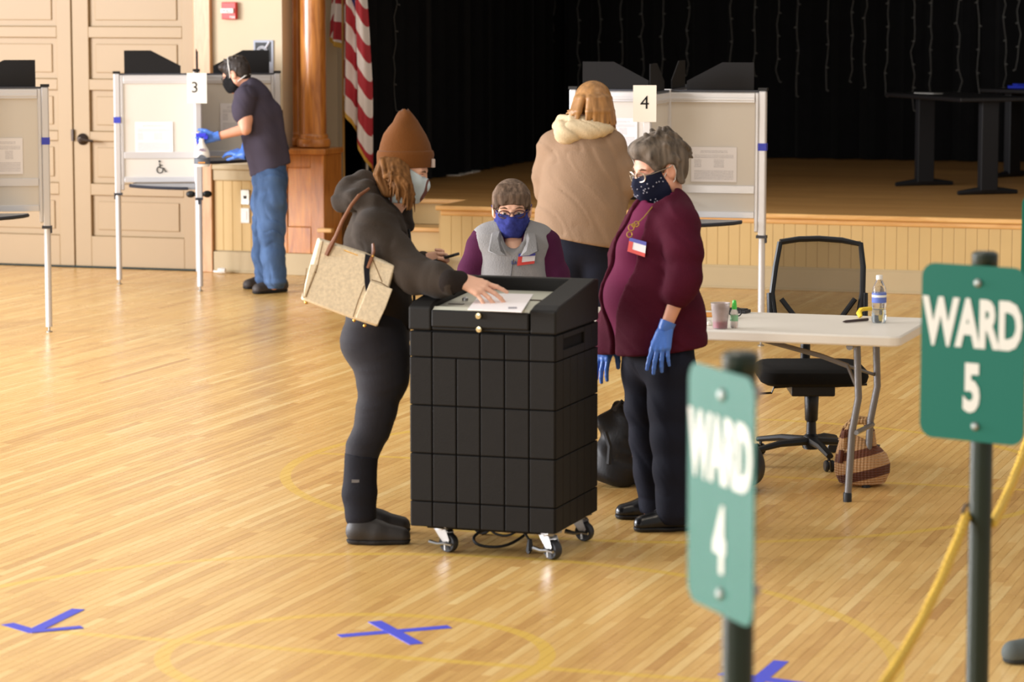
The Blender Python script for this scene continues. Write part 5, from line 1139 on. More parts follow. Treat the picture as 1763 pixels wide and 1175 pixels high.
s = SD(*bounds([V_(635, 560), V_(712, 560), V_(660, 560, .25), V_(660, 560, -.25)], .08), .007); s.cap(V_(660, 548), V_(662, 566), .160, .152, .02, (RT, .74)); s.plane(V_(660, 550), UP); s.plane(V_(660, 566), -UP, .01); sobj('hem_band', s.nets(), m_cuff, vr)
b = MB(); z0, z1 = V_(708, 410, -.03), V_(712, 540, -.03); b.tube([V_(704, 395, -.04), V_(709, 440, -.05), V_(713, 500, -.05), V_(713, 560, -.05)], .006, 6); obj('zipper', b, M('zip_dark', (30, 28, 28), .5, .3), vr, smooth='auto')
# leggings
lo, hi = bounds([V_(580, 540), V_(720, 820), V_(650, 600, -.22), V_(650, 600, .22)], .04); s = SD(lo, hi, .007)
for sg in (-1, 1):
    s.chain([(V_(650, 566, .075 * sg), .112), (V_(640, 588, .08 * sg), .116), (V_(656, 612, .085 * sg), .108), (V_(659, 650, .09 * sg), .096), (V_(647, 712, .095 * sg), .072), (V_(640, 742, .1 * sg), .062), (V_(625, 772, .105 * sg), .060), (V_(621, 800, .11 * sg), .058)], .04)
s.cap(V_(652, 540), V_(652, 572), .13, .125, .04); s.warp(folds(.0012, 70, UP, 8)); sobj('leggings', s.nets(), m_leg, vr)
# boots
for sg, (h0, t0) in ((-1, (V_(600, 928, -.12), V_(705, 930, -.12))), (1, (V_(608, 904, .12), V_(704, 907, .12)))):
    a = V_(621, 880, .11 * sg)
    lo, hi = bounds([V_(585, 780, .11 * sg), V_(655, 925, .11 * sg)], .1); s = SD(lo, hi, .006); s.chain([(V_(622, 786, .11 * sg), .066), (V_(619, 850, .11 * sg), .066), (V_(621, 888, .115 * sg), .062)], .02); s.plane(V_(622, 782, .11 * sg), UP + RT * .12, .004); s.warp(folds(.0007, 50, UP, 2)); bo = sobj('boot', s.nets(), m_shaft, vr)
    h0 = np.array(h0); t0 = np.array(t0); h0[2] = t0[2] = 0; shoe(bo, 'boot_foot', h0, t0, .047, .135, m_boot, M('boot_sole', (48, 46, 45), .7), a + np.array([0, 0, -.03]))
    if sg < 0: b = MB(); b.box(V_(612, 829, -.175), (.03, .004, .012), Matrix.Rotation(YAW, 3, 'Z')); obj('logo_tag', b, M('tag_grey', (112, 110, 112), .6), bo)
# phone in the far hand
b = MB(); pp = V_(766, 449, .02); a = Vector(V_(748, 455, .02)); c = Vector(V_(787, 443, -.01)); d = (c - a).normalized(); n = Vector(UP) ; sd = d.cross(n).normalized(); n = sd.cross(d); R_ = Matrix((d, sd, n)).transposed(); b.box((a + c) / 2 + Vector((0, 0, .012)), ((c - a).length * 1.0, .072, .012), R_); ph = tag(obj('phone', b, m_black, bevel=.004), 'dark phone held out beyond the beanie wearer\'s sleeve', 'phone')

# ---- tote bag on the voter's near shoulder
TD = VD - .30; T_ = P_(TD); m_tote = M('tote_canvas', (228, 212, 182), .65, bump=(260, .3), var=(90, .13)); m_lth = M('tote_leather', (122, 74, 42), .5, bump=(100, .2)); m_tgold = M('tote_gold', (212, 168, 84), .3, .9)
to = thing('tote_bag', 'cream patterned tote bag with brown leather straps on the beanie wearer\'s shoulder', 'bag', T_(600, 545))
def tq(px, py, t): return Vector(T_(px, py, t))
th = .13
fr_ = [(547, 409), (628, 434), (650, 444), (682, 456), (666, 512), (650, 563), (606, 549), (518, 516), (532, 462)]
b = MB(); b.loft([[tq(x, y, -.0 + .012 * (1 if y < 470 else 0)) for x, y in fr_], [tq(x + 1, y + 1, -.022) for x, y in [(p[0] * .96 + 600 * .04, p[1] * .96 + 490 * .04) for p in fr_]]][::-1] + [[tq(x, y, th - .05 * (1 if y < 470 else 0)) for x, y in fr_]]); obj('body', b, m_tote, to, bevel=.006, smooth='auto')
b = MB(); b.loft([[tq(x, y, -.026) for x, y in ((629, 437), (640, 441), (636, 470), (638, 500), (639, 530), (635, 545), (633, 520), (628, 490), (626, 460))], [tq(x, y, -.018) for x, y in ((629, 437), (640, 441), (636, 470), (638, 500), (639, 530), (635, 545), (633, 520), (628, 490), (626, 460))]]); o = obj('side_slit', b, M('slit_dark', (30, 30, 38), .7), to); o['label'] = 'dark strip painted for the shaded slit in the side fold'  # dark strip stands in for the shaded slit at the side gusset
for pts in (((545, 470), (528, 462), (521, 512)), ((556, 415), (546, 462), (527, 512)), ((627, 492), (616, 520), (608, 546)), ((640, 482), (656, 487), (672, 497)), ((641, 444), (648, 462), (658, 486))):
    b = MB(); b.tube([tq(x, y, -.022) for x, y in pts], .0018, 5); obj('seam', b, M('seam_brown', (126, 98, 66), .7), to)
b = MB(); pk = [(638, 484), (676, 498), (664, 530), (650, 560), (612, 548)]; b.loft([[tq(x, y, -.020) for x, y in pk], [tq(x, y, -.031) for x, y in pk]]); obj('end_pocket', b, m_tote, to, bevel=.003)
b = MB(); pk = [(534, 455), (546, 456), (526, 511), (521, 514)]; b.loft([[tq(x, y, -.012) for x, y in pk], [tq(x, y, -.026) for x, y in pk]]); obj('end_pocket', b, m_tote, to, bevel=.003)
b = MB(); b.tube([tq(562, 440, -.024), tq(569, 425, -.026), tq(578, 408, -.03), tq(590, 380, -.03), tq(604, 355, -.01), tq(618, 337, .02), tq(634, 326, .08)], [.014, .017, .013, .012, .012, .012, .010], 8, squash=((0, 0, 1), .6)); obj('strap', b, m_lth, to, smooth='auto')
b = MB(); b.tube([tq(633, 462, -.03), tq(639, 447, -.028), tq(643, 434, -.012), tq(642, 420, .0)], [.009, .012, .01, .007], 8, squash=((0, 0, 1), .6)); obj('strap', b, m_lth, to, smooth='auto')
b = MB(); b.tube([tq(592, 431, -.021), tq(616, 440, -.021)], .0022, 6); o = obj('gold_lettering', b, m_tgold, to)
for x, y in ((527, 521), (610, 552), (628, 561)):
    b = MB(); b.ball(tq(x, y, .0), .007, 8, 6); obj('foot_stud', b, m_tgold, to, smooth=True)
for x, y in ((573, 417), (642, 441)):
    b = MB(); b.ball(tq(x, y, -.036), .005, 8, 6); obj('rivet', b, m_tgold, to, smooth=True)

# ---- the grey-haired woman in the maroon cardigan
CD_ = 12.10; C_ = P_(CD_); m_card = M('cardigan_maroon', (74, 20, 38), .9, bump=(170, .45), var=(10, .08)); m_shirt = M('top_plum', (106, 32, 66), .8, bump=(120, .2)); m_navy = M('trousers_navy', (27, 29, 40), .8, bump=(200, .25)); m_hairg = M('hair_grey', (104, 93, 82), .7, bump=(70, .7), var=(40, .6), stretch=(1, 1, .15))
cr = person('person with short grey hair in a maroon cardigan and blue gloves beside the black box', onz(1130, 905))
cf = nrm(-RT * .86 - FH * .5); cl = np.cross(UP, cf)
fr = Frame(C_(1133, 291, 0), -RT * .88 - FH * .44 - UP * .27, 0, 1.04)
hs = head_sd(fr, C_(1150, 352, .02)); parts = [head_mesh(hs, fr)]
nw, ne = C_(1146, 566, -.2), C_(1180, 478, -.2)
parts.append(hand(ne * 0 + nw, C_(1134, 612, -.23) - nw, -FH * .8 - RT * .45, -1, curl=((.12, .18, .12), (.15, .2, .15), (.2, .25, .15), (.25, .3, .2)), spread=.16, elbow=ne, fore=(.028, .043), sc=1.0, rad=.85, h=.0032, thumb_out=.5))
fw_, fe = C_(1050, 583, .12), C_(1072, 485, .2)
parts.append(core([[(C_(1150, 345), .055), (C_(1140, 420), .10), (C_(1130, 510), .12), (C_(1132, 590), .12)], [(C_(1150, 600, -.08), .07), (C_(1150, 740, -.09), .05), (C_(1155, 885, -.1), .035)], [(C_(1112, 600, .09), .07), (C_(1110, 745, .12), .05), (C_(1118, 875, .15), .035)]]))
sobj('body', join(parts), m_skin2, cr); eyes(cr, fr)
mk, loops = mask(cr, fr, hs, M('mask_navy', (28, 32, 52), .8, bump=(60, .3)), 'navy face mask with pale dots', top=-.006, bulge=.016)
b = MB(); rn = random.Random(5); Vm = np.array([v.co[:] for v in mk.data.vertices]) + np.array(cr.location)
for i in range(110):
    v = Vm[rn.randrange(len(Vm))]; q = fr.l(v)
    if q[0] > .03: b.ball(tuple(fr.w(q * np.array([1.004, 1.004, 1]))), .0030, 6, 4)
o = obj('dots', b, M('mask_dots', (176, 176, 190), .8), mk); o['kind'] = 'stuff'
obj('ear_loop', fr.mb(loops), m_white, mk, smooth='auto')
glasses(cr, fr, M('glasses_silver', (176, 160, 140), .3, .8), (.027, .019))
# short layered hair
rn = random.Random(9); s = SD(np.array([-.18, -.16, -.14]), np.array([.16, .16, .2]), .0042)
s.ell((-.02, 0, .048), (.110, .092, .098), .02).ell((-.066, 0, .0), (.056, .078, .085), .03).ell((.05, 0, .098), (.052, .066, .036), .03)
for y in (1, -1): s.cap((-.02, .078 * y, .03), (-.05, .074 * y, -.06), .022, .014, .02).cap((.045, .068 * y, .07), (.025, .078 * y, .028), .02, .012, .02)
for i in range(60):
    a = rn.uniform(0, 2 * math.pi); z = rn.uniform(.02, .15); rr = math.sqrt(max(.01, 1 - ((z - .048) / .11) ** 2)); x = -.02 + .108 * rr * math.cos(a); y = .09 * rr * math.sin(a)
    if x > .05 and z < .075: continue
    s.cap((x, y, z), (x - .022, y * 1.02, z - .024), .010, .005, .010)
s.ell((.095, 0, .0), (.050, .085, .062), .012, mode='c')
for y in (1, -1): s.ell((.0, .094 * y, -.012), (.034, .026, .036), .008, mode='c')
V, Q = s.nets(); sobj('hair', (fr.w(V), Q), m_hairg, cr)
# torso field shared by top and cardigan
def ctorso(s, gr):
    s.chain([(C_(1150, 358, .01), .075 + gr), (C_(1141, 385), .135 + gr), (C_(1132, 430), .155 + gr), (C_(1127, 500), .172 + gr), (C_(1128, 560), .178 + gr), (C_(1130, 606), .188 + gr)], .05, (cf, .9)); s.cap(C_(1140, 382) - cl * -.0 + cl * .14 * 0, C_(1140, 382), .12 + gr, .12 + gr, .05)
    s.cap(C_(1168, 381, -.11), C_(1118, 379, .12), .075 + gr, .075 + gr, .05); s.ell(C_(1100, 432, -.03), (.10 + gr,) * 3, .05).ell(C_(1088, 436, .08), (.09 + gr,) * 3, .05).ell(C_(1085, 510, .0), (.12 + gr,) * 3, .08)
lo, hi = bounds([C_(1020, 340), C_(1225, 630), C_(1120, 450, -.4), C_(1120, 450, .4)], .06)
s = SD(lo, hi, .008); ctorso(s, -.010); s.ell(C_(1136, 350, -.03), (.052, .06, .06), .02, mode='c'); s.plane(C_(1130, 598), -UP, .01); sobj('top', s.nets(), m_shirt, cr)
s = SD(lo, hi, .007); ctorso(s, .004)
s.chain([(C_(1170, 390, -.15), .082), (C_(1177, 432, -.19), .074), (C_(1179, 478, -.205), .066), (C_(1170, 500, -.205), .058), (C_(1166, 506, -.205), .054)], .035)
s.chain([(C_(1106, 386, .17), .08), (C_(1080, 440, .22), .072), (C_(1072, 490, .2), .065), (C_(1056, 560, .14), .055)], .035)
s.chain([(C_(1174, 540, -.03), .095), (C_(1176, 606, -.05), .10)], .05).chain([(C_(1062, 560, .10), .085), (C_(1060, 600, .10), .09)], .05)
s.warp(folds(.0030, 50, RT * .6 + UP, 12))
# front opening: a wedge along the chest, wide at the belly, closing at the neck
A = C_(1143, 358, -.04); Bq = C_(1060, 620, -.06)
sl, Pp = s.all(); cx0 = C_(1130, 480); lat = (Pp[0] - cx0[0]) * cl[0] + (Pp[1] - cx0[1]) * cl[1]; fwd = (Pp[0] - cx0[0]) * cf[0] + (Pp[1] - cx0[1]) * cf[1]
zz = Pp[2]; z0_, z1_ = C_(1140, 352)[2], C_(1140, 600)[2]; tt = np.clip((z0_ - zz) / (z0_ - z1_), 0, 1); wdt = .045 + .055 * np.sin(np.pi * np.clip(tt * 1.05, 0, 1)) - .03 * tt
dcut = np.maximum(np.abs(lat - .005 + .05 * tt) - wdt * (1 - .22 * tt), .02 - fwd); s.blend(sl, dcut, .012, 'c')
s.ell(C_(1138, 348, -.03), (.066, .07, .075), .02, mode='c')
# uneven hem
s.plane(C_(1130, 603), -UP + RT * .12, .012); sobj('cardigan', s.nets(), m_card, cr)
b = MB(); cd1 = C_(1169, 500, -.207); cd2 = C_(1164, 514, -.205); b.tube([cd1, (cd1 + cd2) / 2, cd2], [.058, .060, .054], 16); obj('sleeve_cuff', b, m_card, cr, smooth='auto')
# necklace, name sticker
def on_front(px, py, D=CD_, step=0.): return C_(px, py, step)
b = MB(); pts = [C_(1128, 350, -.10), C_(1108, 375, -.17), C_(1092, 390, -.195)]; b.tube(pts, .0025, 5); o = obj('necklace', b, M('gold_chain', (206, 164, 84), .3, .9), cr, smooth='auto')
for px, py, r in ((1096, 386, .012), (1087, 392, .014), (1091, 388, .008), (1084, 404, .013)):
    b = MB(); b.tube([C_(px + 10 * r / .014 * .5 * math.cos(a), py + 10 * r / .014 * .55 * math.sin(a), -.205) for a in [k * math.pi / 5 for k in range(11)]], .0026, 5); obj('pendant', b, MATS['gold_chain'], o, smooth='auto')
m_stb, m_str, m_stw = M('sticker_blue', (84, 84, 170), .5), M('sticker_red', (216, 74, 66), .5), M('sticker_white', (238, 232, 232), .5)
def surface_dd(P, objs, px, py):
    """depth offset of the first clothing surface met along the ray through px, py"""
    d = ray(px, py); d = d / np.linalg.norm(d); best = None
    for ob in objs:
        V = np.array([v.co[:] for v in ob.data.vertices]) + np.array(ob.parent.location); r = V - CAM; t = r @ d; dist = np.linalg.norm(r - t[:, None] * d, axis=1); m = dist < .012
        if m.any():
            q = (V[m] - CAM) @ FW; best = q.min() if best is None else min(best, q.min())
    return best
def sticker(root, objs, quad, label):
    n_ = 8; g = []
    for i in range(n_ + 1):
        row = []
        for j in range(n_ + 1):
            s_, t_ = j / n_, i / n_; x = (1 - t_) * ((1 - s_) * quad[0][0] + s_ * quad[1][0]) + t_ * ((1 - s_) * quad[3][0] + s_ * quad[2][0]); y = (1 - t_) * ((1 - s_) * quad[0][1] + s_ * quad[1][1]) + t_ * ((1 - s_) * quad[3][1] + s_ * quad[2][1])
            row.append((x, y, surface_dd(None, objs, x, y)))
        g.append(row)
    ds = [q[2] for r in g for q in r if q[2]]; md = float(np.median(ds))
    # a flat label fitted to the cloth: plane through the median depths of its edges
    A_ = np.array([[q[0], q[1], 1] for r in g for q in r if q[2]]); sol, *_ = np.linalg.lstsq(A_, np.array(ds), rcond=None)
    def pt(i, j, off): x, y, _ = g[i][j]; return atd(x, y, float(sol @ np.array([x, y, 1])) - off)
    off0 = max(0., max(float(sol @ np.array([q[0], q[1], 1])) - q[2] for r in g for q in r if q[2])) * .8 + .002
    def band(name, i0, i1, j0, j1, off, mat, par):
        b = MB(); b.loft([[pt(i, j, off0 + off) for j in (j0, j1)] + [pt(i, j, off0 + off - .002) for j in (j1, j0)] for i in (i0, i1)]); return obj(name, b, mat, par)
    s_ = band('name_sticker', 0, 8, 0, 8, 0, m_stw, root); s_['label'] = label
    band('blue_band', 0, 2, 0, 8, .001, m_stb, s_); band('red_band', 6, 8, 0, 8, .001, m_str, s_); band('red_mark', 2, 6, 0, 2, .001, m_str, s_)
    for k in (3, 4): band('written_line', k, k + 0.0 and k, 3, 7, .001, m_stw, s_) if False else None
    return s_
co = [o for o in cr.children if o.name.split('.')[0] in ('cardigan', 'top')]
sticker(cr, co, ((1084, 409), (1113, 417), (1110, 443), (1080, 433)), 'blue, white and red name sticker')
# gloves
V, Q = hand(nw, C_(1134, 612, -.23) - nw, -FH * .8 - RT * .45, -1, curl=((.12, .18, .12), (.15, .2, .15), (.2, .25, .15), (.25, .3, .2)), spread=.16, rad=1.08, h=.0032, thumb_out=.5)
sobj('glove', (V, Q), m_glove, cr); b = MB(); dv = nrm(nw - ne); b.tube([nw - dv * .03, nw - dv * .0, nw + dv * .01], [.033, .0315, .029], 14); obj('glove_wrist', b, m_glove, cr, smooth='auto')
V, Q = hand(fw_, C_(1036, 620, .1) - fw_, -RT * .5 - FH * .6, 1, curl=(.2, .25, .2), spread=.1, rad=1.08, h=.0032, elbow=fe, fore=(.03, .04)); sobj('glove', (V, Q), m_glove, cr)
# trousers and shoes
lo, hi = bounds([C_(1060, 560), C_(1210, 900), C_(1120, 700, -.25), C_(1120, 700, .3)], .06); s = SD(lo, hi, .007)
s.chain([(C_(1150, 596, -.06), .088), (C_(1155, 640, -.085), .10), (C_(1157, 700, -.09), .094), (C_(1157, 755, -.1), .084), (C_(1160, 810, -.1), .080), (C_(1162, 880, -.1), .077)], .03)
s.chain([(C_(1114, 585, .09), .105), (C_(1112, 640, .1), .095), (C_(1110, 700, .12), .08), (C_(1113, 750, .13), .068), (C_(1119, 810, .14), .064), (C_(1127, 872, .15), .064)], .03)
s.cap(C_(1134, 580), C_(1134, 600), .14, .14, .05); s.warp(folds(.0035, 34, RT + UP * .25, 21)); s.plane((0, 0, .03), -UP, .004); sobj('trousers', s.nets(), m_navy, cr)
m_sho = M('shoe_black', (20, 20, 22), .25); m_sol = M('shoe_sole', (26, 26, 28), .6)
a = onz(1190, 912); t_ = onz(1093, 916); shoe(cr, 'shoe', a, t_, .047, .085, m_sho, m_sol)
a = onz(1148, 892); t_ = onz(1062, 894); shoe(cr, 'shoe', a, t_, .045, .085, m_sho, m_sol)
b = MB(); q = onz(1128, 906); b.tube([q + UP * .05 - FH * .03 - RT * .02, q + UP * .075 - FH * .02 + RT * .015, q + UP * .09 - RT * -.03 - FH * .02], .006, 6); obj('shoe_buckle', b, m_chrome, cr, smooth='auto')

# ---- the seated woman behind the box
SD_ = 13.45; S_ = P_(SD_); m_vest = M('vest_fleece', (140, 138, 137), .95, bump=(150, .5), var=(12, .05)); m_slv = M('sleeve_plum', (72, 28, 56), .9, bump=(150, .3), var=(8, .06)); m_hairs = M('hair_ash', (104, 86, 72), .7, bump=(90, .7), var=(70, .5), stretch=(1, 1, .12))
base = onz(882, 812); base = np.array([S_(882, 500)[0], S_(882, 500)[1], 0]); sr = person('seated person with glasses, blue mask and grey fleece vest behind the black box', base)
fr = Frame(S_(881, 361), -FH * .985 - RT * .0 - UP * .12, .02, 1.0)
neck = S_(884, 424, .03); hs = head_sd(fr, neck); parts = [head_mesh(hs, fr)]
for sg in (-1, 1):
    wrist = S_(882 + 34 * sg, 545, -.30); parts.append(hand(wrist, -FH * .9 - RT * .5 * sg, UP, 1 if sg > 0 else -1, curl=(.2, .3, .2), elbow=S_(882 + 78 * sg, 500, -.02)))
parts.append(core([[(S_(884, 415, .02), .055), (S_(884, 470, .02), .10), (S_(884, 560, .03), .12), (S_(884, 640, .02), .12)]] + [[(S_(884 + 34 * sg, 645, .0), .075), (S_(884 + 38 * sg, 650, -.40), .055), (S_(884 + 38 * sg, 790, -.42), .035)] for sg in (-1, 1)]))
# chest skin in the open neck
s = SD(*bounds([S_(860, 400), S_(908, 460)], .1), .005); s.cap(S_(884, 405, .01), S_(884, 446, -.035), .052, .050, .03, (RT, 1.15)); parts.append(s.nets())
sobj('body', join(parts), m_skin, sr); eyes(sr, fr)
mk, loops = mask(sr, fr, hs, M('mask_blue', (50, 56, 122), .85, bump=(60, .3), var=(60, .3)), 'royal blue cloth mask', top=-.010, bulge=.012)
obj('ear_loop', fr.mb(loops), M('mask_blue', (0, 0, 0)), mk, smooth='auto')
glasses(sr, fr, M('glasses_brown', (74, 40, 34), .3), (.026, .017))
rn = random.Random(4); s = SD(np.array([-.18, -.16, -.14]), np.array([.16, .16, .2]), .0042)
s.ell((-.016, 0, .044), (.108, .088, .094), .02).ell((-.06, 0, -.01), (.06, .08, .085), .03)
for i in range(44):
    y = -.066 + .132 * i / 43 + rn.uniform(-.004, .004); zend = .040 + rn.uniform(-.006, .01) + .010 * (1 - abs(y) / .066) + (.012 if abs(y + .012) < .012 else 0) - .012 * (abs(y) > .05)
    s.cap((.045, y * .8, .112 + rn.uniform(-.004, .004)), (.082 - 4.2 * y * y, y * 1.02, .078), .013, .010, .006).cap((.082 - 4.2 * y * y, y * 1.02, .078), (.091 - 5 * y * y, y * 1.06, zend), .010, .0045, .006)
for y in (1, -1):
    for k in range(8):
        x = .055 - .012 * k; s.cap((x, .072 * y, .07), (x - .01, .080 * y, .012 + rn.uniform(-.01, .01) - (.03 if k > 4 else 0)), .012, .006, .008)
for y in (1, -1): s.ell((-.004, .096 * y, -.014), (.028, .026, .034), .008, mode='c')
s.ell((.104, 0, -.005), (.05, .075, .046), .006, mode='c')
V, Q = s.nets(); sobj('hair', (fr.w(V), Q), m_hairs, sr)
def storso(s, g):
    s.chain([(S_(884, 410, .03), .085 + g), (S_(884, 440, .02), .135 + g), (S_(884, 500, .02), .155 + g), (S_(884, 580, .02), .16 + g), (S_(884, 640, .03), .165 + g)], .05, (FH, .78)); s.cap(S_(842, 417, .03), S_(926, 417, .03), .075 + g, .075 + g, .05)
lo, hi = bounds([S_(770, 390), S_(1000, 660), S_(880, 500, -.45), S_(880, 500, .3)], .05)
s = SD(lo, hi, .008); storso(s, -.006)
for sg in (-1, 1): s.chain([(S_(884 + 53 * sg, 424, .03), .078), (S_(884 + 68 * sg, 470, .02), .068), (S_(884 + 80 * sg, 508, -.02), .06), (S_(884 + 50 * sg, 540, -.24), .045)], .03)
s.cap(S_(884, 398, -.02), S_(884, 452, -.16), .040, .042, .02, mode='c'); s.warp(folds(.004, 40, UP, 31)); sobj('shirt', s.nets(), m_slv, sr)
s = SD(lo, hi, .0065); storso(s, .012)
for sg in (-1, 1):
    s.cap(S_(884 + 58 * sg, 420, -.25), S_(884 + 58 * sg, 420, .3), .001, .001, 0) if False else None
    s.cap(S_(884 + 88 * sg, 425, .02), S_(884 + 96 * sg, 560, .02), .085, .115, .012, mode='c')
s.cap(S_(884, 392, -.05), S_(883, 450, -.17), .058, .012, .012, mode='c'); s.cap(S_(884, 380, .0), S_(884, 412, -.02), .066, .062, .012, mode='c')
s.warp(folds(.003, 36, UP + RT * .4, 33)); vest = sobj('vest', s.nets(), m_vest, sr)
# collar: two turned-down flaps
for sg in (-1, 1):
    b = MB(); k = sg; P1 = [S_(884 - 20 * k, 388, -.01), S_(884 - 26 * k, 410, -.105), S_(884 - 21 * k, 432, -.135), S_(884 - 11 * k, 441, -.15)]; P2 = [S_(884 - 36 * k, 392, .0), S_(884 - 40 * k, 414, -.10), S_(884 - 42 * k, 432, -.13), S_(884 - 26 * k, 440, -.145)]
    b.loft([[p + FH * -.012 for p in P1] + [p + FH * .006 for p in P1[::-1]], [p + FH * -.018 for p in P2] + [p + FH * .002 for p in P2[::-1]]]); o = obj('collar', b, m_vest, sr, bevel=.005, smooth='auto')
b = MB(); zp = [(883, 447), (881, 460), (879, 476), (877, 500), (876, 540)]; b.tube([atd(x, y, (surface_dd(None, [vest], x, y) or SD_ - .13) - .001) for x, y in zp], .0028, 5); obj('zipper', b, M('zip_grey', (104, 102, 102), .4, .4), sr, smooth='auto')
sticker(sr, [vest], ((893, 437), (922, 436), (920, 454), (890, 458)), 'blue, white and red name sticker on the vest')
b = MB(); dq = surface_dd(None, [vest], 886, 456) or SD_ - .13; obj('stitched_logo', text_mb('ILA', .020, atd(885, 455, dq - .004), RT, UP, .0006, .9, .0006), M('thread_navy', (62, 70, 110), .8), sr)
s = SD(*bounds([S_(840, 620), S_(930, 800), S_(884, 700, -.5), S_(884, 700, .2)], .12), .010)
for sg in (-1, 1): s.chain([(S_(884 + 34 * sg, 645, .0), .10), (S_(884 + 38 * sg, 650, -.40), .075), (S_(884 + 38 * sg, 720, -.42), .065), (S_(884 + 38 * sg, 800, -.42), .06)], .04)
s.plane((0, 0, .07), -UP, .004); sobj('trousers', s.nets(), m_navy, sr)
for sg in (-1, 1):
    a = S_(884 + 38 * sg, 800, -.40); a[2] = 0; shoe(sr, 'shoe', a + FH * .03, a - FH * .2, .045, .09, m_sho, m_sol)
# her folding chair
t = thing('folding_chair', 'grey folding chair under the seated person behind the box', 'chair', base); q = Vector(S_(884, 640, .03)); q.z = .43; R2 = Matrix.Rotation(YAW, 3, 'Z')
b = MB(); b.box(q, (.42, .42, .03), R2); obj('seat', b, m_tleg, t, bevel=.012)
b = MB(); b.box(q + R2 @ Vector((0, .25, .40)), (.42, .025, .2), R2); obj('backrest', b, m_tleg, t, bevel=.012)
for sg in (-1, 1):
    b = MB(); b.tube([q + R2 @ Vector((.215 * sg, -.24, -.43)), q + R2 @ Vector((.215 * sg, .12, .0)), q + R2 @ Vector((.215 * sg, .25, .5))], .012, 8); obj('leg', b, m_tleg, t, smooth='auto')
    b = MB(); b.tube([q + R2 @ Vector((.195 * sg, .26, -.43)), q + R2 @ Vector((.195 * sg, -.14, .0))], .012, 8); obj('leg', b, m_tleg, t, smooth='auto')

# ---- the person in the tan coat, seen from behind at booth 4
KD_ = 17.75; K_ = P_(KD_); m_coat = M('coat_tan', (146, 121, 99), .85, bump=(110, .4), var=(6, .06)); m_hood = M('hood_lining', (204, 184, 150), .95, bump=(120, .6), var=(30, .08)); m_hairk = M('hair_blonde', (150, 108, 62), .42, bump=(50, .5), var=(36, .3), stretch=(1, 1, .12))
feet = onz(1003, 606); kr = person('person with blonde hair in a tan coat seen from behind at booth 4', feet)
fr = Frame(K_(1022, 184, .03), FH * .86 + RT * .22 - UP * .46); neck = K_(1012, 222, .0)
hs = head_sd(fr, neck); parts = [head_mesh(hs, fr)]
wrist = K_(1086, 326, .30); parts.append(hand(wrist, FH * .9 + RT * .3, UP, 1, curl=(.5, .6, .4), elbow=K_(1078, 318, .05)))
wl = K_(960, 330, .38); parts.append(hand(wl, FH * .95 + RT * .25, UP, -1, curl=(.3, .3, .3), elbow=K_(945, 330, .1)))
parts.append(core([[(K_(1012, 225), .06), (K_(1003, 290), .11), (K_(1000, 380), .11), (K_(1000, 420), .08)]] + [[(K_(1000 + 24 * g, 430), .06), (K_(1000 + 26 * g, 510, .01), .055), (K_(1000 + 24 * g, 595), .04)] for g in (-1, 1)]))
sobj('body', join(parts), m_skin, kr); eyes(kr, fr)
rn = random.Random(12); s = SD(*bounds([K_(965, 130), K_(1075, 225), K_(1020, 180, .2), K_(1020, 180, -.2)], .05), .0048)
s.ell(K_(1021, 172, .0), (.112, .112, .115), .03)
for i in range(64):
    a = rn.uniform(-.15, 1.15) * math.pi; rx = .098 * math.cos(a); dy = -.085 * math.sin(a) + .0; x = 1021 + rx * 289; xe = 1018 + rx * 1.42 * 289 + rn.uniform(-4, 4); ye = 212 + rn.uniform(-12, 8) - 10 * abs(math.cos(a)) * (rx < 0) + (4 if rx > .03 else 0)
    s.chain([(K_(1022 + rx * 60, 146 + 4 * rn.random(), dy * .3), .012), (K_(x * .98 + 1021 * .02, 170, dy - .03), .017), (K_((x + xe) / 2, 192, dy - .045), .014), (K_(xe, ye, dy - .035), .005)], .008)
sobj('hair', s.nets(), m_hairk, kr)
b = MB()
lo, hi = bounds([K_(905, 190), K_(1105, 440), K_(1000, 300, -.35), K_(1000, 300, .5)], .06); s = SD(lo, hi, .009)
s.chain([(K_(1008, 232, .02), .10), (K_(1003, 262, .0), .185), (K_(1001, 310), .222), (K_(998, 360), .245), (K_(992, 415), .268)], .05, (FH, .72))
s.cap(K_(958, 250, .04), K_(1048, 250, .04), .095, .095, .05)
s.chain([(K_(1050, 254, .05), .10), (K_(1066, 290, .05), .085), (K_(1076, 318, .06), .075), (K_(1082, 324, .26), .058)], .04)
s.chain([(K_(953, 258, .05), .10), (K_(943, 300, .10), .088), (K_(945, 330, .12), .075), (K_(958, 330, .34), .055)], .04)
s.cap(K_(1058, 390, .03), K_(1066, 350, .06), .06, .05, .05)
s.warp(folds(.0042, 34, RT * .9 + UP * .45, 44)); s.cap(K_(980, 256, -.19), K_(976, 292, -.2), .012, .006, .012, mode='c')
s.plane(K_(995, 414), -UP - RT * .2, .012); sobj('coat', s.nets(), m_coat, kr)
b = MB(); hemp = [(928, 398), (950, 405), (975, 410), (1000, 415), (1025, 420), (1048, 425)]
s = SD(*bounds([K_(940, 190), K_(1065, 250), K_(1000, 220, -.2), K_(1000, 220, .2)], .07), .006)
AX = np.stack([RT, FH, UP], 1)
s.ell(K_(1003, 224, -.10), (.165, .07, .062), .03, AX).ell(K_(975, 232, -.12), (.075, .055, .06), .03, AX).cap(K_(958, 218, .06), K_(965, 218, -.06), .03, .04, .03).cap(K_(1056, 226, .06), K_(1046, 220, -.06), .022, .036, .03).chain([(K_(966, 206, .03), .03), (K_(985, 208, -.06), .034), (K_(1022, 207, -.07), .032), (K_(1046, 214, .0), .026)], .03)
s.warp(folds(.005, 46, UP + RT * .7, 50)); sobj('hood', s.nets(), m_hood, kr)
lo, hi = bounds([K_(940, 400), K_(1060, 606), K_(1000, 500, -.2), K_(1000, 500, .2)], .06); s = SD(lo, hi, .008)
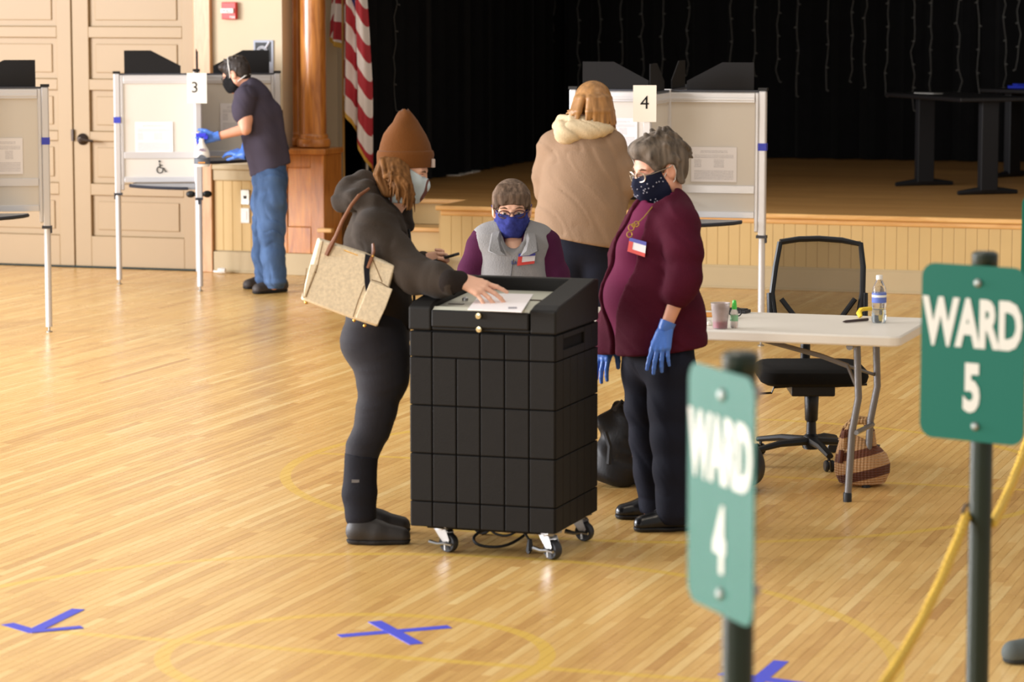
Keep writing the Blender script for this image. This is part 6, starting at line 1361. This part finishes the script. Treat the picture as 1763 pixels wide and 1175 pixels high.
for g in (-1, 1): s.chain([(K_(1001 + 18 * g, 405), .125), (K_(1001 + 25 * g, 470), .092), (K_(1001 + 26 * g, 530, .01), .075), (K_(1001 + 24 * g, 600), .068)], .035)
s.cap(K_(1001, 395), K_(1001, 430), .14, .12, .05); s.warp(folds(.0015, 40, UP, 52)); s.plane((0, 0, .05), -UP, .004); sobj('trousers', s.nets(), m_navy, kr)
for g in (-1, 1):
    a = K_(1001 + 24 * g, 600); a[2] = 0; shoe(kr, 'shoe', a - FH * .05, a + FH * .19, .046, .09, m_sho, m_sol)

# ---- the man cleaning booth 3
MD = 21.45; M_ = P_(MD); m_tee = M('tee_charcoal', (70, 64, 76), .9, bump=(160, .3), var=(8, .06)); m_hairm = M('hair_dark', (50, 42, 38), .5, bump=(80, .5), var=(60, .3))
def jeans_mat():
    m = M('jeans', (70, 92, 126), .85, bump=(150, .4), var=(9, .4), stretch=(1, 1, .35)); return m
m_jeans = jeans_mat(); mr = person('person in a charcoal tee and jeans wiping booth 3 with a blue glove', onz(462, 504))
fr = Frame(M_(406, 128, .0), -RT * .86 + FH * .28 - UP * .42, 0, .97); neck = M_(430, 152, .0)
hs = head_sd(fr, neck); parts = [head_mesh(hs, fr)]
ws, el = M_(370, 236, -.20), M_(422, 222, -.21)
parts.append(hand(ws, M_(345, 238, -.21) - ws, -FH * .9 + UP * .2, -1, curl=((.7, .9, .7), (.8, .95, .75), (.85, 1., .8), (.9, 1., .8)), elbow=el, fore=(.030, .046), rad=.85, h=.0034))
s = SD(*bounds([M_(395, 170, -.2), M_(440, 240, -.2)], .12), .007); s.chain([(M_(419, 180, -.19), .052), (M_(422, 205, -.2), .048), (el, .046)], .03); parts.append(s.nets())
wf, ef = M_(420, 266, .12), M_(432, 230, .2); 
parts.append(core([[(M_(432, 152), .06), (M_(445, 200), .10), (M_(460, 270), .11), (M_(466, 310), .11)], [(M_(466, 310, -.09), .08), (M_(468, 390, -.1), .055), (M_(472, 490, -.1), .04)], [(M_(460, 310, .09), .08), (M_(456, 390, .1), .055), (M_(452, 482, .12), .04)]]))
sobj('body', join(parts), m_skin2, mr); eyes(mr, fr)
mk, loops = mask(mr, fr, hs, M('mask_black', (26, 26, 28), .8), 'black face mask', top=-.004, bulge=.02)
b = MB(); b.tube([(.03, .066, -.02), (-.002, .096, .03), (-.012, .092, .075), (-.012, .05, .128), (-.012, 0, .142), (-.012, -.05, .128), (-.012, -.092, .075), (-.002, -.096, .03), (.03, -.066, -.02)], .0038, 6); b2 = MB(); b2.tube([(.02, .064, -.075), (-.03, .072, -.062), (-.085, .055, -.05), (-.105, 0, -.045)], .0036, 6)
obj('strap', fr.mb(b), m_white, mk, smooth='auto'); obj('strap', fr.mb(b2), m_white, mk, smooth='auto')
glasses(mr, fr, m_black, (.026, .016))
rn = random.Random(6); s = SD(np.array([-.17, -.14, -.13]), np.array([.15, .14, .19]), .0048)
s.ell((-.016, 0, .042), (.106, .086, .096), .02).ell((-.062, 0, -.012), (.05, .07, .07), .03).cap((.06, .05, .085), (.06, -.05, .085), .028, .028, .02)
for i in range(50):
    a = rn.uniform(0, 6.28); z = rn.uniform(.0, .13); rr = math.sqrt(max(.05, 1 - ((z - .042) / .105) ** 2)); x, y = -.016 + .104 * rr * math.cos(a), .084 * rr * math.sin(a)
    if x > .05 and z < .07: continue
    s.cap((x, y, z), (x + .012, y * 1.04, z - .02), .009, .004, .006)
s.ell((.095, 0, -.005), (.055, .085, .062), .01, mode='c')
for y in (1, -1): s.ell((.005, .09 * y, -.015), (.034, .03, .036), .008, mode='c')
V, Q = s.nets(); sobj('hair', (fr.w(V), Q), m_hairm, mr)
lo, hi = bounds([M_(385, 125), M_(512, 315), M_(450, 200, -.35), M_(450, 200, .35)], .05); s = SD(lo, hi, .008)
s.chain([(M_(432, 153), .078), (M_(438, 172), .135), (M_(444, 205), .158), (M_(453, 245), .155), (M_(462, 290), .158)], .05, (RT, .88)); s.cap(M_(424, 166, -.13), M_(438, 160, .14), .08, .08, .05)
s.chain([(M_(422, 168, -.18), .082), (M_(418, 186, -.19), .074), (M_(418, 197, -.19), .072)], .03).chain([(M_(434, 168, .18), .08), (M_(430, 195, .2), .07)], .03)
s.plane(M_(418, 193, -.19), -UP, .0) if False else None
s.cap(M_(472, 190), M_(488, 286), .05, .05, .06); s.warp(folds(.003, 34, RT * .7 + UP * .6, 61)); s.plane(M_(463, 294), -UP + RT * .34, .01); sobj('tee_shirt', s.nets(), m_tee, mr)
lo, hi = bounds([M_(420, 280), M_(505, 500), M_(460, 400, -.25), M_(460, 400, .25)], .06); s = SD(lo, hi, .008)
s.cap(M_(464, 292), M_(465, 308), .132, .14, .04, (RT, .95))
s.chain([(M_(466, 312, -.07), .12), (M_(466, 350, -.09), .112), (M_(467, 395, -.1), .096), (M_(470, 440, -.1), .084), (M_(474, 482, -.1), .082)], .03).chain([(M_(462, 312, .07), .115), (M_(458, 350, .09), .105), (M_(456, 395, .1), .09), (M_(454, 440, .11), .078), (M_(456, 478, .12), .074)], .03)
s.warp(folds(.008, 34, UP + RT * .5, 64)); s.warp(lambda x, y, z: .006 * np.sin(z * 110) * np.clip(1 - z / .2, 0, 1)); s.plane((0, 0, .052), -UP, .006); sobj('jeans', s.nets(), m_jeans, mr)
m_msh = M('shoe_slate', (70, 64, 62), .6, bump=(60, .2)); a, t_ = onz(493, 502), onz(436, 507); shoe(mr, 'shoe', a, t_, .052, .11, m_msh, m_sol); a, t_ = onz(478, 491), onz(419, 499); shoe(mr, 'shoe', a, t_, .05, .11, m_msh, m_sol)
V, Q = hand(ws, M_(345, 238, -.21) - ws, -FH * .9 + UP * .2, -1, curl=((.7, .9, .7), (.8, .95, .75), (.85, 1., .8), (.9, 1., .8)), rad=1.12, h=.0034, sc=1.05); sobj('glove', (V, Q), m_glove, mr)
b = MB(); dv = nrm(ws - el); b.tube([ws - dv * .035, ws + dv * .012], [.036, .032], 14); obj('glove_wrist', b, m_glove, mr, smooth='auto')
V, Q = hand(wf, M_(408, 263, .15) - wf, UP * .8 - FH * .4, 1, curl=(.3, .3, .2), rad=1.12, h=.0034, elbow=ef, fore=(.034, .04)); sobj('glove', (V, Q), m_glove, mr)
# spray bottle hanging from the gloved hand, rag on the shelf
t = thing('spray_bottle', 'white spray bottle with a blue trigger in the blue gloved hand', 'bottle', M_(348, 287, -.22)); c = Vector(M_(348, 287, -.22)); R_ = Matrix.Rotation(YAW, 3, 'Z')
def sb(x, y, z): return c + R_ @ Vector((x, y, z))
def oval(rx, ry, z, n=20): return [sb(rx * math.cos(2 * math.pi * k / n), ry * math.sin(2 * math.pi * k / n), z) for k in range(n)]
b = MB(); b.loft([oval(.050, .03, 0), oval(.056, .034, .006), oval(.056, .034, .085), oval(.05, .032, .115), oval(.03, .026, .15), oval(.018, .018, .175), oval(.018, .018, .20)]); obj('body', b, m_white, t, smooth='auto')
b = MB(); b.loft([oval(.0565, .0345, .018), oval(.0568, .0348, .05), oval(.0565, .0345, .066)], caps=False); o = obj('wrapper', b, M('label_grey', (92, 98, 108), .5), t, smooth='auto')
b = MB(); b.prism([(-.045, .06), (-.03, .066), (-.012, .084), (.0, .088), (.012, .084), (.035, .068), (.045, .06)], c + R_ @ Vector((0, -.0365, 0)), RT, UP, -FH, .001); obj('mountain_print', b, MATS['label_grey'], o)
b = MB(); b.box(sb(0, -.036, .03), (.05, .002, .010), R_); obj('orange_stripe', b, M('label_orange', (214, 150, 74), .5), o)
obj('lettering', text_mb('PURELL', .026, sb(0, -.0365, .112), RT, UP, .0004, .85, .0004), M('label_plum', (112, 72, 120), .5), t)
b = MB(); b.box(sb(-.004, 0, .225), (.075, .03, .028), R_); b.box(sb(.03, 0, .21), (.03, .026, .03), R_); b.tube([sb(-.028, 0, .21), sb(-.036, 0, .185), sb(-.026, 0, .16)], .007, 6); obj('trigger_head', b, M('trigger_blue', (54, 62, 214), .35), t, bevel=.004)
b = MB(); b.box(sb(-.044, 0, .237), (.05, .028, .012), R_); obj('nozzle', b, m_white, t, bevel=.003)
q = Vector(onz(404, 270, .945)); b = MB(); b.ball(q + Vector((.0, 0, .012)), (.055, .04, .013), 12, 7); b.ball(q + Vector((.03, -.01, .02)), (.04, .03, .014), 10, 6); tag(obj('wiping_cloth', b, m_sheet, smooth=True), 'white wiping cloth under the blue glove on the booth 3 shelf', 'cloth')
# dark strap hanging by the column behind him
p = M_(487, 200, .05); b = MB(); b.tube([onY(487, 205, 20.9), onY(489, 235, 20.9), onY(494, 250, 20.9), onY(497, 258, 20.9)], [.006, .007, .010, .012], 6); b.tube([onY(487, 205, 20.9), onY(486, 190, 20.85)], .004, 6); 
tag(obj('strap', b, MATS['strap_black'], smooth='auto'), 'dark strap hanging off the booth 3 post by the oak column', 'strap')
